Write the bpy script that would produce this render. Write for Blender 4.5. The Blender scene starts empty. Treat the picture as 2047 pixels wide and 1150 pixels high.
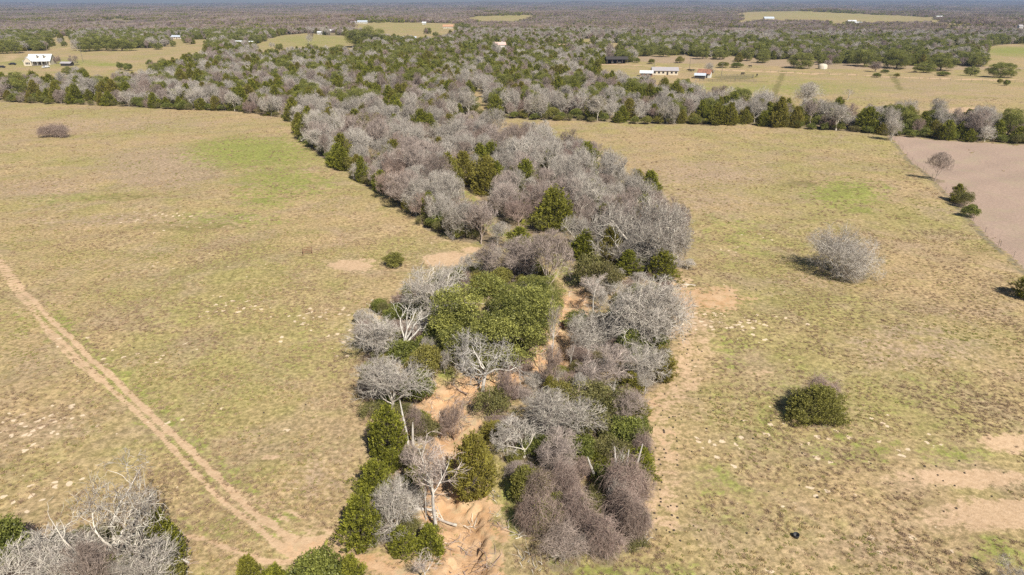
import bpy, math, random
import numpy as np
from mathutils import Vector

# ---------------------------------------------------------------- camera, world, sun
sc = bpy.context.scene
COL = sc.collection
CAM_H, FPX, IW, IH = 40.0, 1365.0, 2047.0, 1150.0
PITCH = math.atan((575 - 6.0) / FPX)
cam_d = bpy.data.cameras.new("camera")
cam_d.sensor_width = 36.0
cam_d.lens = 36.0 * FPX / IW
cam_d.clip_start = 0.5
cam_d.clip_end = 60000
cam = bpy.data.objects.new("camera", cam_d)
cam.location = (0, 0, CAM_H)
cam.rotation_euler = (math.pi / 2 - PITCH, 0, 0)
COL.objects.link(cam)
sc.camera = cam

SUN_EL, SUN_AZ = math.radians(46), math.radians(154)      # azimuth clockwise from +Y: behind the camera, to its right
world = bpy.data.worlds.new("World")
sc.world = world
world.use_nodes = True
wn = world.node_tree
wn.nodes.clear()
sky = wn.nodes.new("ShaderNodeTexSky")
sky.sky_type = 'NISHITA'
sky.sun_disc = False
sky.sun_elevation = SUN_EL
sky.sun_rotation = SUN_AZ
sky.air_density = 1.0
sky.dust_density = 0.7
bg = wn.nodes.new("ShaderNodeBackground")
bg.inputs[1].default_value = 0.052
wo = wn.nodes.new("ShaderNodeOutputWorld")
wn.links.new(sky.outputs[0], bg.inputs[0])
wn.links.new(bg.outputs[0], wo.inputs[0])
sun_d = bpy.data.lights.new("sun", 'SUN')
sun_d.energy = 5.0
sun_d.angle = math.radians(0.5)
sun_d.color = (1.0, 0.95, 0.87)
sun = bpy.data.objects.new("sun", sun_d)
sv = Vector((math.sin(SUN_AZ) * math.cos(SUN_EL), math.cos(SUN_AZ) * math.cos(SUN_EL), math.sin(SUN_EL)))
sun.rotation_euler = sv.to_track_quat('Z', 'Y').to_euler()
sun.location = (50, -80, 120)
COL.objects.link(sun)
sc.view_settings.view_transform = 'Standard'
sc.view_settings.look = 'None'
sc.view_settings.exposure = 0.42
sc.view_settings.gamma = 1.0
sc.cycles.use_denoising = False
sc.cycles.max_bounces = 5
sc.cycles.diffuse_bounces = 2
sc.cycles.transmission_bounces = 2
sc.cycles.volume_bounces = 0
sc.cycles.transparent_max_bounces = 4

rng = np.random.default_rng(7)
random.seed(7)

# ---------------------------------------------------------------- terrain
def sstep(a, b, v):
    t = np.clip((v - a) / (b - a), 0, 1)
    return t * t * (3 - 2 * t)

def ray(px, py):
    cx, cy = (px - IW / 2) / FPX, (IH / 2 - py) / FPX
    c, s = math.cos(PITCH), math.sin(PITCH)
    return np.array([cx, c + cy * s, -s + cy * c])

def g0(px, py, z=0.0):
    d = ray(px, py)
    t = (z - CAM_H) / min(d[2], -1e-4)
    return np.array([d[0] * t, d[1] * t])

def proj(x, y, z):
    c, s = math.cos(PITCH), math.sin(PITCH)
    dz = z - CAM_H
    dep = np.maximum(y * c - dz * s, 0.1)
    up = y * s + dz * c
    return IW / 2 + FPX * x / dep, IH / 2 - FPX * up / dep, dep

GULLY_PX = [(940, 1210), (938, 1150), (930, 1090), (935, 1040), (905, 1000), (888, 940), (905, 870), (878, 805),
            (935, 778), (1040, 750), (1112, 715), (1140, 655), (1150, 595), (1118, 525), (1050, 492), (1000, 465), (955, 420)]
GULLY = np.array([g0(*p) for p in GULLY_PX])
GDEP = np.array([2.2, 2.1, 2.1, 2.0, 2.0, 1.8, 1.8, 1.7, 1.5, 1.4, 1.2, 1.0, 1.0, .7, .5, .3, .1])

def dist_line(x, y, pts, vals=None):
    """distance to a polyline and, if vals is given, the value interpolated along it"""
    best = np.full(x.shape, 1e9); val = np.zeros(x.shape)
    for i in range(len(pts) - 1):
        a, b = pts[i], pts[i + 1]
        d = b - a
        t = np.clip(((x - a[0]) * d[0] + (y - a[1]) * d[1]) / (d @ d), 0, 1)
        dd = np.hypot(x - a[0] - t * d[0], y - a[1] - t * d[1])
        m = dd < best
        best = np.where(m, dd, best)
        if vals is not None:
            val = np.where(m, vals[i] * (1 - t) + vals[i + 1] * t, val)
    return best, val

def noise2(x, y, s, seed=0):
    """cheap smooth pseudo noise, about -1..1, wavelength s"""
    r = np.random.default_rng(seed)
    out = np.zeros(np.shape(x))
    for k in range(6):
        a = r.uniform(0, 2 * math.pi); f = r.uniform(.6, 1.7) * 2 * math.pi / s
        out = out + np.sin((x * math.cos(a) + y * math.sin(a)) * f + r.uniform(0, 7))
    return out / 2.6

def hgt(x, y):
    x = np.asarray(x, float); y = np.asarray(y, float)
    h = 0.12 * noise2(x, y, 14, 1) + 0.3 * noise2(x, y, 60, 2) * sstep(20, 120, np.hypot(x, y))
    far = sstep(500, 1800, y)
    h = h + far * (4.5 * noise2(x, y, 900, 3) + 3.0 * noise2(x, y, 420, 4))
    h = h + 13 * np.exp(-(((x - 1050) / 330) ** 2 + ((y - 2450) / 330) ** 2))       # the farm on its rise
    h = h + 9 * np.exp(-(((x + 60) / 160) ** 2 + ((y - 2350) / 260) ** 2))
    h = h + 5 * np.exp(-(((x + 330) / 230) ** 2 + ((y - 1500) / 200) ** 2))
    h = h + sstep(3500, 7500, y) * (10 + 6 * sstep(-3500, 5500, x) + 3 * noise2(x, y, 3200, 6) + 4 * noise2(x, y, 1500, 9))
    h = h + sstep(7600, 9200, y) * (14 + 21 * sstep(-6000, 6000, x) + 2.5 * noise2(x, x * 0, 2900, 8))
    near = (np.abs(x) < 60) & (y < 180)
    if np.any(near):
        wob = 1.0 + 0.28 * noise2(x, y, 5.5, 12) + 0.15 * noise2(x, y, 2.0, 13)
        d, v = dist_line(x, y, GULLY, GDEP)
        wob = wob + .22 * noise2(x, y, 1.1, 14)
        prof = .75 * (1 - sstep(0.55, .85, d / (1.9 * wob))) + .25 * (1 - sstep(.0, .5, d / (1.9 * wob)))
        rough = .05 * noise2(x, y, 1.5, 15) + .06 * noise2(x, y, .7, 16) + .10 * np.abs(noise2(x, y, 2.6, 17))
        h = h - np.where(near, v * .5 * prof + 0.22 * v * (1 - sstep(1.5, 6.0, d)) + rough * (1 - sstep(2.0, 5.5, d)), 0)
    return h

def gp(px, py):
    p = g0(px, py)
    for _ in range(4):
        z = float(hgt(p[0], p[1]))
        p = 0.5 * p + 0.5 * g0(px, py, z)
    return p[0], p[1], float(hgt(p[0], p[1]))

# ---------------------------------------------------------------- masks painted on the ground (all in ground metres)
def poly(pts):
    return np.array([g0(*p) for p in pts])

def inside(x, y, P):
    r = np.zeros(np.shape(x), bool); n = len(P)
    for i in range(n):
        x1, y1 = P[i]; x2, y2 = P[(i + 1) % n]
        c = ((y1 > y) != (y2 > y))
        with np.errstate(divide='ignore', invalid='ignore'):
            xi = (x2 - x1) * (y - y1) / ((y2 - y1) if y2 != y1 else 1e-9) + x1
        r ^= c & (x < xi)
    return r

def ell(x, y, px, py, rx, ry, soft=0.5):
    c = g0(px, py); e = g0(px + rx, py); u = g0(px, py - ry); l = g0(px, py + ry)
    ax = abs(e[0] - c[0]); ay = abs(u[1] - l[1]) / 2
    sk = (u[0] - l[0]) / max(u[1] - l[1], 1e-6)                    # the ellipse's long axis runs away from the viewer
    cy = (u[1] + l[1]) / 2
    d = np.hypot((x - c[0] - sk * (y - c[1])) / ax, (y - cy) / ay)
    return 1 - sstep(1 - soft, 1 + soft, d)

RUT_A = [(-60, 440), (2, 522), (22, 548), (48, 582), (84, 621), (128, 665), (183, 720), (235, 762), (278, 804), (344, 866), (396, 914),
         (436, 954), (473, 994), (513, 1031), (564, 1067), (616, 1093), (678, 1113), (760, 1132), (880, 1165)]
RUT_B = [(-60, 455), (2, 538), (22, 570), (51, 606), (84, 645), (121, 681), (158, 717), (198, 753), (249, 801), (304, 851), (348, 899), (388, 943),
         (432, 987), (469, 1020), (513, 1056), (550, 1089), (596, 1118), (680, 1150), (760, 1190)]
RUT_C = [(84, 650), (110, 683), (130, 706), (162, 734), (200, 764)]
PATH_D = [(300, 1085), (348, 1069), (385, 1069), (421, 1082), (458, 1100), (495, 1115), (531, 1124), (590, 1124)]
RUT_E = [(473, 984), (513, 1005), (550, 1027), (594, 1053), (641, 1071), (690, 1092)]
RUT_F = [(470, 975), (495, 989), (550, 1009), (605, 1034), (660, 1060), (700, 1085)]
PATH_G = [(-30, 612), (0, 618), (35, 625), (70, 645)]
PATH_H = [(265, 800), (300, 832), (330, 850)]
TRAIL = [(1335, 540), (1365, 590), (1388, 650), (1390, 700), (1372, 750), (1325, 800), (1308, 850), (1312, 900), (1305, 960), (1315, 1020)]
LANE = [(932, 385), (955, 425), (985, 458), (1040, 482), (1100, 500), (1145, 560)]
ROAD = [(1140, 127), (1230, 128), (1300, 132), (1400, 137), (1520, 142), (1640, 148), (1760, 153), (1880, 157), (2047, 161), (2300, 170)]
DRIVE = [(-20, 124), (12, 122), (26, 116), (28, 109), (20, 104), (10, 100)]
LANE_L = [(50, 104), (90, 102), (130, 98), (180, 90)]

def PL(pts):
    return np.array([g0(*p) for p in pts])

LINES = [  # polyline, half width m, channel, strength
    (RUT_A, .36, 'dirt', 1.0), (RUT_B, .30, 'dirt', 1.0), (RUT_C, .3, 'dirt', .7), (PATH_D, .32, 'dirt', .75), (RUT_E, .3, 'dirt', .5),
    (RUT_F, .25, 'dirt', .45), (PATH_G, .22, 'dirt', .45), (PATH_H, .3, 'dirt', .4), (TRAIL, 3.2, 'dirt', .42),
    (ROAD, 2.6, 'dirt', 1.0), (DRIVE, 2.2, 'dirt', 1.0), (LANE_L, 2.0, 'dirt', .7),
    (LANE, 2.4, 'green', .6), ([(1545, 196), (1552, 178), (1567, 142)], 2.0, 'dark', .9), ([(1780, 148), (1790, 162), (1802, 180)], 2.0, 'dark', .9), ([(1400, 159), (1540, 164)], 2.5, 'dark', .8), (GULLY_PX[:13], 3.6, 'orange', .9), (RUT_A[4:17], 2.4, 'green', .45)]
ELLS = [
    (700, 530, 42, 11, 'dirt', .8), (735, 520, 34, 5, 'dirt', .5), (895, 516, 48, 15, 'dirt', .8), (940, 498, 20, 6, 'dirt', .7),
    (1520, 745, 34, 22, 'dirt', .4), (1930, 955, 125, 17, 'dirt', .85), (2015, 885, 50, 18, 'dirt', .85), (1995, 1030, 130, 34, 'dirt', .8),
    (615, 1092, 60, 20, 'dirt', .9), (640, 1100, 90, 26, 'orange', .5), (700, 1120, 90, 18, 'orange', .7), (545, 915, 24, 7, 'dirt', .55), (1345, 880, 60, 60, 'orange', .3),
    (820, 1135, 130, 24, 'orange', .55), (935, 1090, 66, 62, 'orange', .75), (930, 995, 50, 30, 'orange', .7), (880, 800, 48, 36, 'orange', .85),
    (900, 870, 46, 60, 'orange', .6), (1010, 765, 60, 16, 'orange', .6), (1155, 610, 32, 44, 'orange', .55), (1410, 604, 90, 28, 'orange', .72), (1345, 640, 30, 60, 'orange', .45), (1300, 815, 30, 40, 'orange', .4), (1275, 970, 30, 60, 'orange', .35), (1640, 560, 60, 8, 'orange', .3),
    (1372, 612, 16, 8, 'orange', 1.0), (1335, 575, 30, 20, 'orange', .5), (1310, 940, 40, 70, 'dirt', .35), (1180, 940, 14, 30, 'orange', .7),
    (790, 900, 30, 40, 'dirt', .5), (1000, 1060, 40, 60, 'dirt', .3), (660, 1060, 60, 30, 'dirt', .35),
    (1700, 900, 120, 40, 'green', .4), (1440, 980, 60, 60, 'green', .4), (620, 700, 90, 60, 'green', .25), (560, 330, 60, 60, 'green', .5), (500, 305, 118, 28, 'green', 1.0), (565, 365, 95, 30, 'green', .75), (530, 400, 60, 16, 'green', .7), (470, 440, 120, 16, 'green', .5), (150, 395, 110, 10, 'green', .45),
    (1690, 388, 75, 26, 'green', .9), (1720, 420, 40, 10, 'green', .5), (1900, 905, 75, 24, 'green', .55), (2000, 1105, 70, 40, 'green', .6), (1560, 830, 220, 120, 'green', .25),
    (1860, 800, 120, 60, 'green', .3), (1500, 990, 120, 60, 'green', .22), (1470, 480, 110, 60, 'green', .3), (1450, 700, 80, 60, 'green', .35),
    (1020, 1000, 22, 70, 'green', .8), (1120, 660, 20, 80, 'green', .5), (882, 745, 28, 20, 'green', .7), (1250, 1140, 160, 24, 'green', .55),
    (1350, 700, 30, 40, 'dirt', .3), (690, 262, 60, 40, 'green', .25), (300, 1060, 200, 40, 'green', .3), (60, 640, 90, 50, 'green', .3),
    (330, 640, 90, 30, 'green', .2), (100, 126, 110, 7, 'green', .8), (212, 129, 28, 2.6, 'green', 1.0), (620, 84, 110, 12, 'green', .55),
    (1000, 36, 90, 7, 'green', .4), (2030, 102, 60, 9, 'green', 1.0), (1560, 178, 190, 16, 'green', .55), (1300, 133, 120, 4, 'green', .3), (800, 58, 110, 12, 'green', .35), (1850, 100, 150, 4, 'green', .5),
    (1670, 34, 220, 14, 'green', .42), (1480, 78, 90, 6, 'green', .5), (1180, 82, 50, 4, 'green', .3),
    (330, 335, 130, 42, 'mauve', .9), (90, 380, 110, 30, 'mauve', .6), (230, 250, 260, 16, 'mauve', .5), (560, 225, 140, 8, 'mauve', .4), (230, 440, 200, 16, 'mauve', .5), (1400, 350, 180, 34, 'mauve', .6),
    (1380, 400, 160, 26, 'mauve', .5), (1600, 560, 140, 20, 'mauve', .4), (1820, 700, 160, 60, 'mauve', .5), (1380, 1060, 60, 60, 'mauve', .3), (640, 960, 70, 50, 'mauve', .55),
    (1840, 180, 220, 30, 'mauve', .45), (250, 118, 200, 12, 'mauve', .25), (60, 850, 200, 60, 'mauve', .3), (1900, 420, 60, 10, 'mauve', .5),
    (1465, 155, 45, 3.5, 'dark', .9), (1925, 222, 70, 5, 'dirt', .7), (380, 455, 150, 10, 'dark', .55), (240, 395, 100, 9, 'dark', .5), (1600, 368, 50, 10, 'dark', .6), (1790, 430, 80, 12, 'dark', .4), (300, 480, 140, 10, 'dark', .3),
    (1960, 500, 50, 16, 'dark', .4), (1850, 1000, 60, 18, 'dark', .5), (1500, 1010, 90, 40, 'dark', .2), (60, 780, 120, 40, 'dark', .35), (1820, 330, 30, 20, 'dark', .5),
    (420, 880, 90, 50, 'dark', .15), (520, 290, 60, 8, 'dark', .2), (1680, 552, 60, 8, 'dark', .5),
    (430, 840, 70, 16, 'fleck', .8), (130, 860, 160, 40, 'fleck', 1.0), (60, 960, 90, 40, 'fleck', .8), (480, 620, 100, 20, 'fleck', .9), (620, 650, 90, 40, 'fleck', .7),
    (380, 540, 120, 14, 'fleck', .8), (1680, 980, 60, 60, 'fleck', .9), (1570, 1080, 60, 60, 'fleck', .9), (1700, 870, 160, 60, 'fleck', .6), (1820, 900, 90, 50, 'fleck', .6),
    (1480, 650, 110, 30, 'fleck', .8), (1500, 610, 120, 14, 'fleck', .8), (520, 850, 70, 30, 'fleck', .5), (1720, 1090, 160, 50, 'fleck', .4), (700, 700, 40, 60, 'fleck', .6),
    (330, 440, 160, 20, 'fleck', .4), (1450, 470, 100, 20, 'fleck', .3), (250, 700, 120, 40, 'fleck', .25), (1400, 900, 90, 60, 'fleck', .35)]

PURPLE = poly([(1772, 270), (1815, 312), (1850, 345), (1874, 368), (1905, 402), (1945, 442), (2000, 492), (2047, 536), (2160, 640), (2500, 720), (2500, 330), (2200, 296), (2047, 290), (1900, 281)])
# the near edge of the woods: everything beyond it is wooded unless a clearing says otherwise
FRONT_L = [(-700, 192), (-200, 197), (0, 203), (100, 208), (200, 210), (280, 215), (400, 219), (500, 226), (585, 238)]
CREEK = [(585, 238), (600, 276), (640, 314), (700, 346), (750, 380), (800, 412), (850, 458), (900, 476), (948, 486), (985, 500), (1100, 500), (1160, 520), (1230, 540), (1335, 530), (1350, 500), (1352, 455), (1335, 425), (1275, 385),
         (1200, 350), (1180, 330), (1150, 308), (1080, 298), (1000, 288), (925, 262), (910, 240)]
FRONT_R = [(910, 240), (950, 233), (1100, 240), (1250, 246), (1400, 249), (1480, 250), (1560, 256), (1700, 266), (1850, 276), (2047, 289), (2300, 300), (2800, 330)]
FRONT = poly([(-700, 192)] + FRONT_L + CREEK + FRONT_R + [(2800, 12), (-700, 12)])
CREEKP = poly(CREEK)
# clearings, as seen from above the trees (photo outline of the visible open ground)
CLEAR_PX = [
    [(-700, 150), (-700, 104), (0, 103), (60, 104), (130, 98), (290, 97), (400, 92), (412, 100), (340, 116), (300, 132), (290, 150), (255, 140), (200, 150), (150, 138), (130, 150), (60, 145), (0, 152)],
    [(505, 90), (555, 72), (620, 67), (700, 74), (722, 86), (700, 97), (620, 92), (560, 97), (515, 97)],
    [(690, 47), (760, 44), (925, 48), (905, 62), (870, 73), (800, 72), (760, 66), (700, 62)],
    [(932, 40), (945, 32), (1060, 30), (1080, 34), (1000, 42)],
    [(1190, 127), (1300, 124), (1500, 128), (1640, 138), (1800, 146), (2200, 156), (2800, 166), (2800, 250), (2200, 232), (2047, 224), (1940, 212), (1800, 206), (1740, 203), (1660, 196), (1560, 188), (1480, 178), (1420, 172), (1390, 160), (1300, 150), (1200, 140)],
    [(1270, 112), (1400, 112), (1640, 122), (1640, 138), (1500, 130), (1270, 124)],
    [(1640, 128), (1760, 128), (2047, 138), (2800, 150), (2800, 166), (2047, 158), (1640, 146)],
    [(1985, 90), (2047, 88), (2400, 92), (2400, 122), (1990, 116), (1965, 104)],
    [(1720, 95), (1880, 96), (1960, 100), (1960, 104), (1850, 102), (1720, 99)],
    [(1468, 40), (1480, 24), (1600, 22), (1700, 27), (1890, 36), (1870, 42), (1700, 41), (1560, 36)],
    [(1450, 78), (1560, 82), (1560, 86), (1450, 82)],
    [(1150, 78), (1240, 78), (1240, 84), (1150, 84)],
    [(1180, 84), (1270, 96), (1270, 100), (1180, 90)],
    [(90, 78), (130, 70), (150, 78), (140, 96), (100, 96)],
    [(330, 78), (420, 80), (420, 88), (330, 84)],
    [(925, 228), (975, 232), (960, 190), (945, 182)],
    [(1010, 92), (1040, 97), (1040, 102), (1005, 100)],
    [(1850, 50), (1900, 46), (1940, 50), (1900, 54)],
]

def in_px_poly(px, py, pts):
    return inside(px, py, np.array(pts, float))

def is_clear(x, y, z, th=7.5):
    """open ground: the foot of a tree there, or a tree as tall as its neighbours, would stand in a clearing"""
    a, b, _ = proj(x, y, z); a2, b2, _ = proj(x, y, z + th)
    ja = 7 * noise2(x, y, 55, 201); jb = .012 * b * noise2(x, y, 48, 202)
    a, a2, b, b2 = a + ja, a2 + ja, b + jb, b2 + jb          # ragged edges
    r = np.zeros(np.shape(x), bool)
    for P in CLEAR_PX:
        r |= in_px_poly(a, b, P) | in_px_poly(a2, b2, P) | in_px_poly((a + a2) / 2, (b + b2) / 2, P)
    return r

# ---------------------------------------------------------------- node helpers and materials
class NT:
    def __init__(self, name):
        self.m = bpy.data.materials.new(name); self.m.use_nodes = True
        self.t = self.m.node_tree; self.t.nodes.clear()
    def n(self, typ, **kw):
        nd = self.t.nodes.new(typ)
        for k, v in kw.items():
            setattr(nd, k, v)
        return nd
    def val(self, sock, v):
        if isinstance(v, bpy.types.NodeSocket):
            self.t.links.new(v, sock)
        elif v is not None:
            if hasattr(sock.default_value, '__len__') and not hasattr(v, '__len__'):
                v = (v, v, v, 1)
            if hasattr(sock.default_value, '__len__') and len(sock.default_value) == 4 and len(v) == 3:
                v = (*v, 1)
            sock.default_value = v
    def math(self, op, a, b=None, c=None, clamp=False):
        nd = self.n("ShaderNodeMath", operation=op, use_clamp=clamp)
        self.val(nd.inputs[0], a)
        if b is not None: self.val(nd.inputs[1], b)
        if c is not None: self.val(nd.inputs[2], c)
        return nd.outputs[0]
    def mix(self, f, a, b, mode='MIX'):
        nd = self.n("ShaderNodeMix", data_type='RGBA', blend_type=mode)
        self.val(nd.inputs[0], f); self.val(nd.inputs[6], a); self.val(nd.inputs[7], b)
        return nd.outputs[2]
    def ramp(self, v, a, b, lo=0.0, hi=1.0):
        nd = self.n("ShaderNodeMapRange", interpolation_type='SMOOTHSTEP')
        self.val(nd.inputs[0], v)
        nd.inputs[1].default_value = a; nd.inputs[2].default_value = b
        nd.inputs[3].default_value = lo; nd.inputs[4].default_value = hi
        return nd.outputs[0]
    def noise(self, scale, detail=3, rough=.55, vec=None, dist=0.0):
        nd = self.n("ShaderNodeTexNoise")
        nd.inputs['Scale'].default_value = scale; nd.inputs['Detail'].default_value = detail
        nd.inputs['Roughness'].default_value = rough; nd.inputs['Distortion'].default_value = dist
        if vec is not None: self.t.links.new(vec, nd.inputs['Vector'])
        return nd.outputs[0]
    def out(self, sh):
        o = self.n("ShaderNodeOutputMaterial"); self.t.links.new(sh, o.inputs[0]); return self.m

def mat_simple(name, col, rough=.8, var=.12, scale=3.0, metal=0.0):
    k = NT(name)
    tc = k.n("ShaderNodeTexCoord").outputs['Object']
    nz = k.noise(scale, 4, .6, tc)
    c = k.mix(k.ramp(nz, .3, .7), tuple(v * (1 - var) for v in col), tuple(min(1, v * (1 + var)) for v in col))
    b = k.n("ShaderNodeBsdfPrincipled")
    k.val(b.inputs['Base Color'], c); b.inputs['Roughness'].default_value = rough; b.inputs['Metallic'].default_value = metal
    return k.out(b.outputs[0])

def mat_bark(name, c1, c2, c3=None):
    """c1..c2 by tree, mottled with lichen c3"""
    k = NT(name)
    oi = k.n("ShaderNodeObjectInfo")
    tc = k.n("ShaderNodeTexCoord").outputs['Object']
    c = k.mix(oi.outputs['Random'], c1, c2)
    nz = k.noise(2.2, 3, .6, tc)
    if c3: c = k.mix(k.ramp(nz, .42, .62), c, c3)
    at = k.n("ShaderNodeAttribute", attribute_name="tint")
    c = k.mix(1.0, c, k.mix(at.outputs['Fac'], (.52, .49, .50), (1.38, 1.36, 1.32)), 'MULTIPLY')
    b = k.n("ShaderNodeBsdfDiffuse"); k.val(b.inputs[0], c)
    return k.out(b.outputs[0])

def mat_leaf(name, c1, c2, c3, trans=.22):
    """c1..c2 by clump (tint), c3 a share of trees leans to it"""
    k = NT(name)
    oi = k.n("ShaderNodeObjectInfo")
    at = k.n("ShaderNodeAttribute", attribute_name="tint")
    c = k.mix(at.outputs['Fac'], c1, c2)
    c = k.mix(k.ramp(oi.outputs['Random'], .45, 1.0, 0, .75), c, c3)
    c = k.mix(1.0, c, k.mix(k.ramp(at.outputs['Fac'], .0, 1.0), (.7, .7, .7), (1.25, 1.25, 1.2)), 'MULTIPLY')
    d = k.n("ShaderNodeBsdfDiffuse"); k.val(d.inputs[0], c)
    t = k.n("ShaderNodeBsdfTranslucent"); k.val(t.inputs[0], k.mix(.5, c, (.16, .2, .02)))
    m = k.n("ShaderNodeMixShader"); m.inputs[0].default_value = trans
    k.t.links.new(d.outputs[0], m.inputs[1]); k.t.links.new(t.outputs[0], m.inputs[2])
    g = k.n("ShaderNodeBsdfGlossy"); g.inputs['Roughness'].default_value = .5; g.inputs[0].default_value = (.5, .5, .45, 1)
    m2 = k.n("ShaderNodeMixShader"); m2.inputs[0].default_value = .035
    k.t.links.new(m.outputs[0], m2.inputs[1]); k.t.links.new(g.outputs[0], m2.inputs[2])
    return k.out(m2.outputs[0])

M = {}
M['bark_grey'] = mat_bark('bark_grey', (.62, .57, .50), (.33, .29, .25), (.55, .52, .44))
M['bark_mauve'] = mat_bark('bark_mauve', (.50, .425, .37), (.31, .25, .21))
M['bark_brown'] = mat_bark('bark_brown', (.33, .25, .215), (.40, .31, .25))
M['bark_white'] = mat_bark('bark_white', (.62, .59, .53), (.54, .51, .46), (.42, .39, .35))
M['bark_dark'] = mat_bark('bark_dark', (.12, .10, .085), (.16, .13, .11))
M['vine'] = mat_bark('vine', (.34, .25, .215), (.24, .18, .15), (.37, .30, .25))
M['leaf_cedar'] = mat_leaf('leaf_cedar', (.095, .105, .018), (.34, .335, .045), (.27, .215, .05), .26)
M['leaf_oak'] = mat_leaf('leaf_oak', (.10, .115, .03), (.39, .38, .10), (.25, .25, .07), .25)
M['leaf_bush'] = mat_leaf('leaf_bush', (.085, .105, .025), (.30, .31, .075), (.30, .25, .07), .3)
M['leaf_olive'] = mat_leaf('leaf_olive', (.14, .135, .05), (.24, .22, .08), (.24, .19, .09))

# ---------------------------------------------------------------- mesh builders
class MB:
    """collects vertices and faces (numpy) with a tint value and a material slot per face"""
    def __init__(self):
        self.V = []; self.T = []; self.Q = []; self.QM = []; self.n = 0
    def add(self, v, quads, tint=None, mi=0):
        v = np.asarray(v, float).reshape(-1, 3)
        q = np.asarray(quads, np.int64).reshape(-1, 4) + self.n
        self.V.append(v); self.Q.append(q); self.QM.append(np.full(len(q), mi, np.int32))
        self.T.append(np.full(len(v), .5) if tint is None else np.asarray(tint, float).reshape(-1)); self.n += len(v)
    def tubes(self, P, R, sides=3, mi=0, tint=None):
        B, n, _ = P.shape
        t = np.gradient(P, axis=1); t /= np.linalg.norm(t, axis=2, keepdims=True) + 1e-9
        ref = np.where(np.abs(t[..., 2:3]) > .9, np.array([1., 0, 0]), np.array([0, 0, 1.]))
        u = np.cross(t, ref); u /= np.linalg.norm(u, axis=2, keepdims=True) + 1e-9
        w = np.cross(t, u)
        a = np.arange(sides) * 2 * math.pi / sides
        ring = P[:, :, None] + R[:, :, None, None] * (np.cos(a)[None, None, :, None] * u[:, :, None] + np.sin(a)[None, None, :, None] * w[:, :, None])
        idx = np.arange(B * n * sides).reshape(B, n, sides)
        nx = np.roll(idx, -1, axis=2)
        q = np.stack([idx[:, :-1], nx[:, :-1], nx[:, 1:], idx[:, 1:]], -1)
        if tint is None: tint = np.full(B, .5)
        self.add(ring, q, np.repeat(tint, n * sides), mi)
    def leaves(self, C, D, L, W, tint, mi=0, r=rng):
        D = D / (np.linalg.norm(D, axis=1, keepdims=True) + 1e-9)
        S = np.cross(D, r.normal(size=D.shape)); S /= np.linalg.norm(S, axis=1, keepdims=True) + 1e-9
        L = np.asarray(L)[:, None]; W = np.asarray(W)[:, None]
        v = np.stack([C - D * L, C + S * W, C + D * L, C - S * W], 1)
        self.add(v, np.arange(len(C) * 4).reshape(-1, 4), np.repeat(tint, 4), mi)
    def box(self, c, s, mi=0, rz=0.0):
        x, y, z = [q / 2 for q in s]
        v = np.array([(-x, -y, -z), (x, -y, -z), (x, y, -z), (-x, y, -z), (-x, -y, z), (x, -y, z), (x, y, z), (-x, y, z)])
        if rz:
            cr, sr = math.cos(rz), math.sin(rz)
            v = np.stack([v[:, 0] * cr - v[:, 1] * sr, v[:, 0] * sr + v[:, 1] * cr, v[:, 2]], 1)
        self.add(v + np.array(c), [(0, 3, 2, 1), (4, 5, 6, 7), (0, 1, 5, 4), (1, 2, 6, 5), (2, 3, 7, 6), (3, 0, 4, 7)], None, mi)
    def mesh(self, name, mats, smooth=False):
        V = np.concatenate(self.V); Q = np.concatenate(self.Q); QM = np.concatenate(self.QM); T = np.concatenate(self.T)
        me = bpy.data.meshes.new(name)
        me.vertices.add(len(V)); me.vertices.foreach_set('co', V.astype(np.float32).ravel())
        me.loops.add(len(Q) * 4); me.loops.foreach_set('vertex_index', Q.astype(np.int32).ravel())
        me.polygons.add(len(Q)); me.polygons.foreach_set('loop_start', np.arange(0, len(Q) * 4, 4, dtype=np.int32))
        me.polygons.foreach_set('loop_total', np.full(len(Q), 4, np.int32))
        me.polygons.foreach_set('material_index', QM)
        me.polygons.foreach_set('use_smooth', np.full(len(Q), smooth))
        a = me.attributes.new('tint', 'FLOAT', 'POINT'); a.data.foreach_set('value', T.astype(np.float32))
        for m in mats: me.materials.append(m)
        me.update(calc_edges=True)
        return me

def unit(v):
    return v / (np.linalg.norm(v, axis=-1, keepdims=True) + 1e-9)

def grow(p, d, L, n, wig, trop, r):
    """polylines from p along d: (B, n+1, 3)"""
    out = [p]; cur = p; dd = d
    step = (L / n)[:, None]
    for _ in range(n):
        dd = unit(dd + r.normal(size=dd.shape) * wig + np.array([0, 0, trop]))
        cur = cur + dd * step
        out.append(cur)
    return np.stack(out, 1)

def children(P, k, t0, t1, a0, a1, r):
    """k children per polyline: start points and directions leaving at an angle"""
    B, n, _ = P.shape
    t = t0 + (t1 - t0) * (np.arange(k)[None] + r.uniform(0, 1, (B, k))) / k
    f = t * (n - 1); i = np.minimum(f.astype(int), n - 2); fr = (f - i)[..., None]
    b = np.arange(B)[:, None]
    s = P[b, i] * (1 - fr) + P[b, i + 1] * fr
    tan = unit(P[b, i + 1] - P[b, i])
    per = unit(np.cross(tan, r.normal(size=tan.shape)))
    an = r.uniform(a0, a1, (B, k))[..., None]
    d = unit(tan * np.cos(an) + per * np.sin(an))
    return s.reshape(-1, 3), d.reshape(-1, 3), t.reshape(-1)

def to_env(p, d, c, ax):
    """distance from p along d to the ellipsoid (centre c, semi-axes ax)"""
    q = (p - c) / ax; e = d / ax
    A = (e * e).sum(1); Bq = (q * e).sum(1); C = (q * q).sum(1) - 1
    return (-Bq + np.sqrt(np.maximum(Bq * Bq - A * C, 0))) / A

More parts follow.
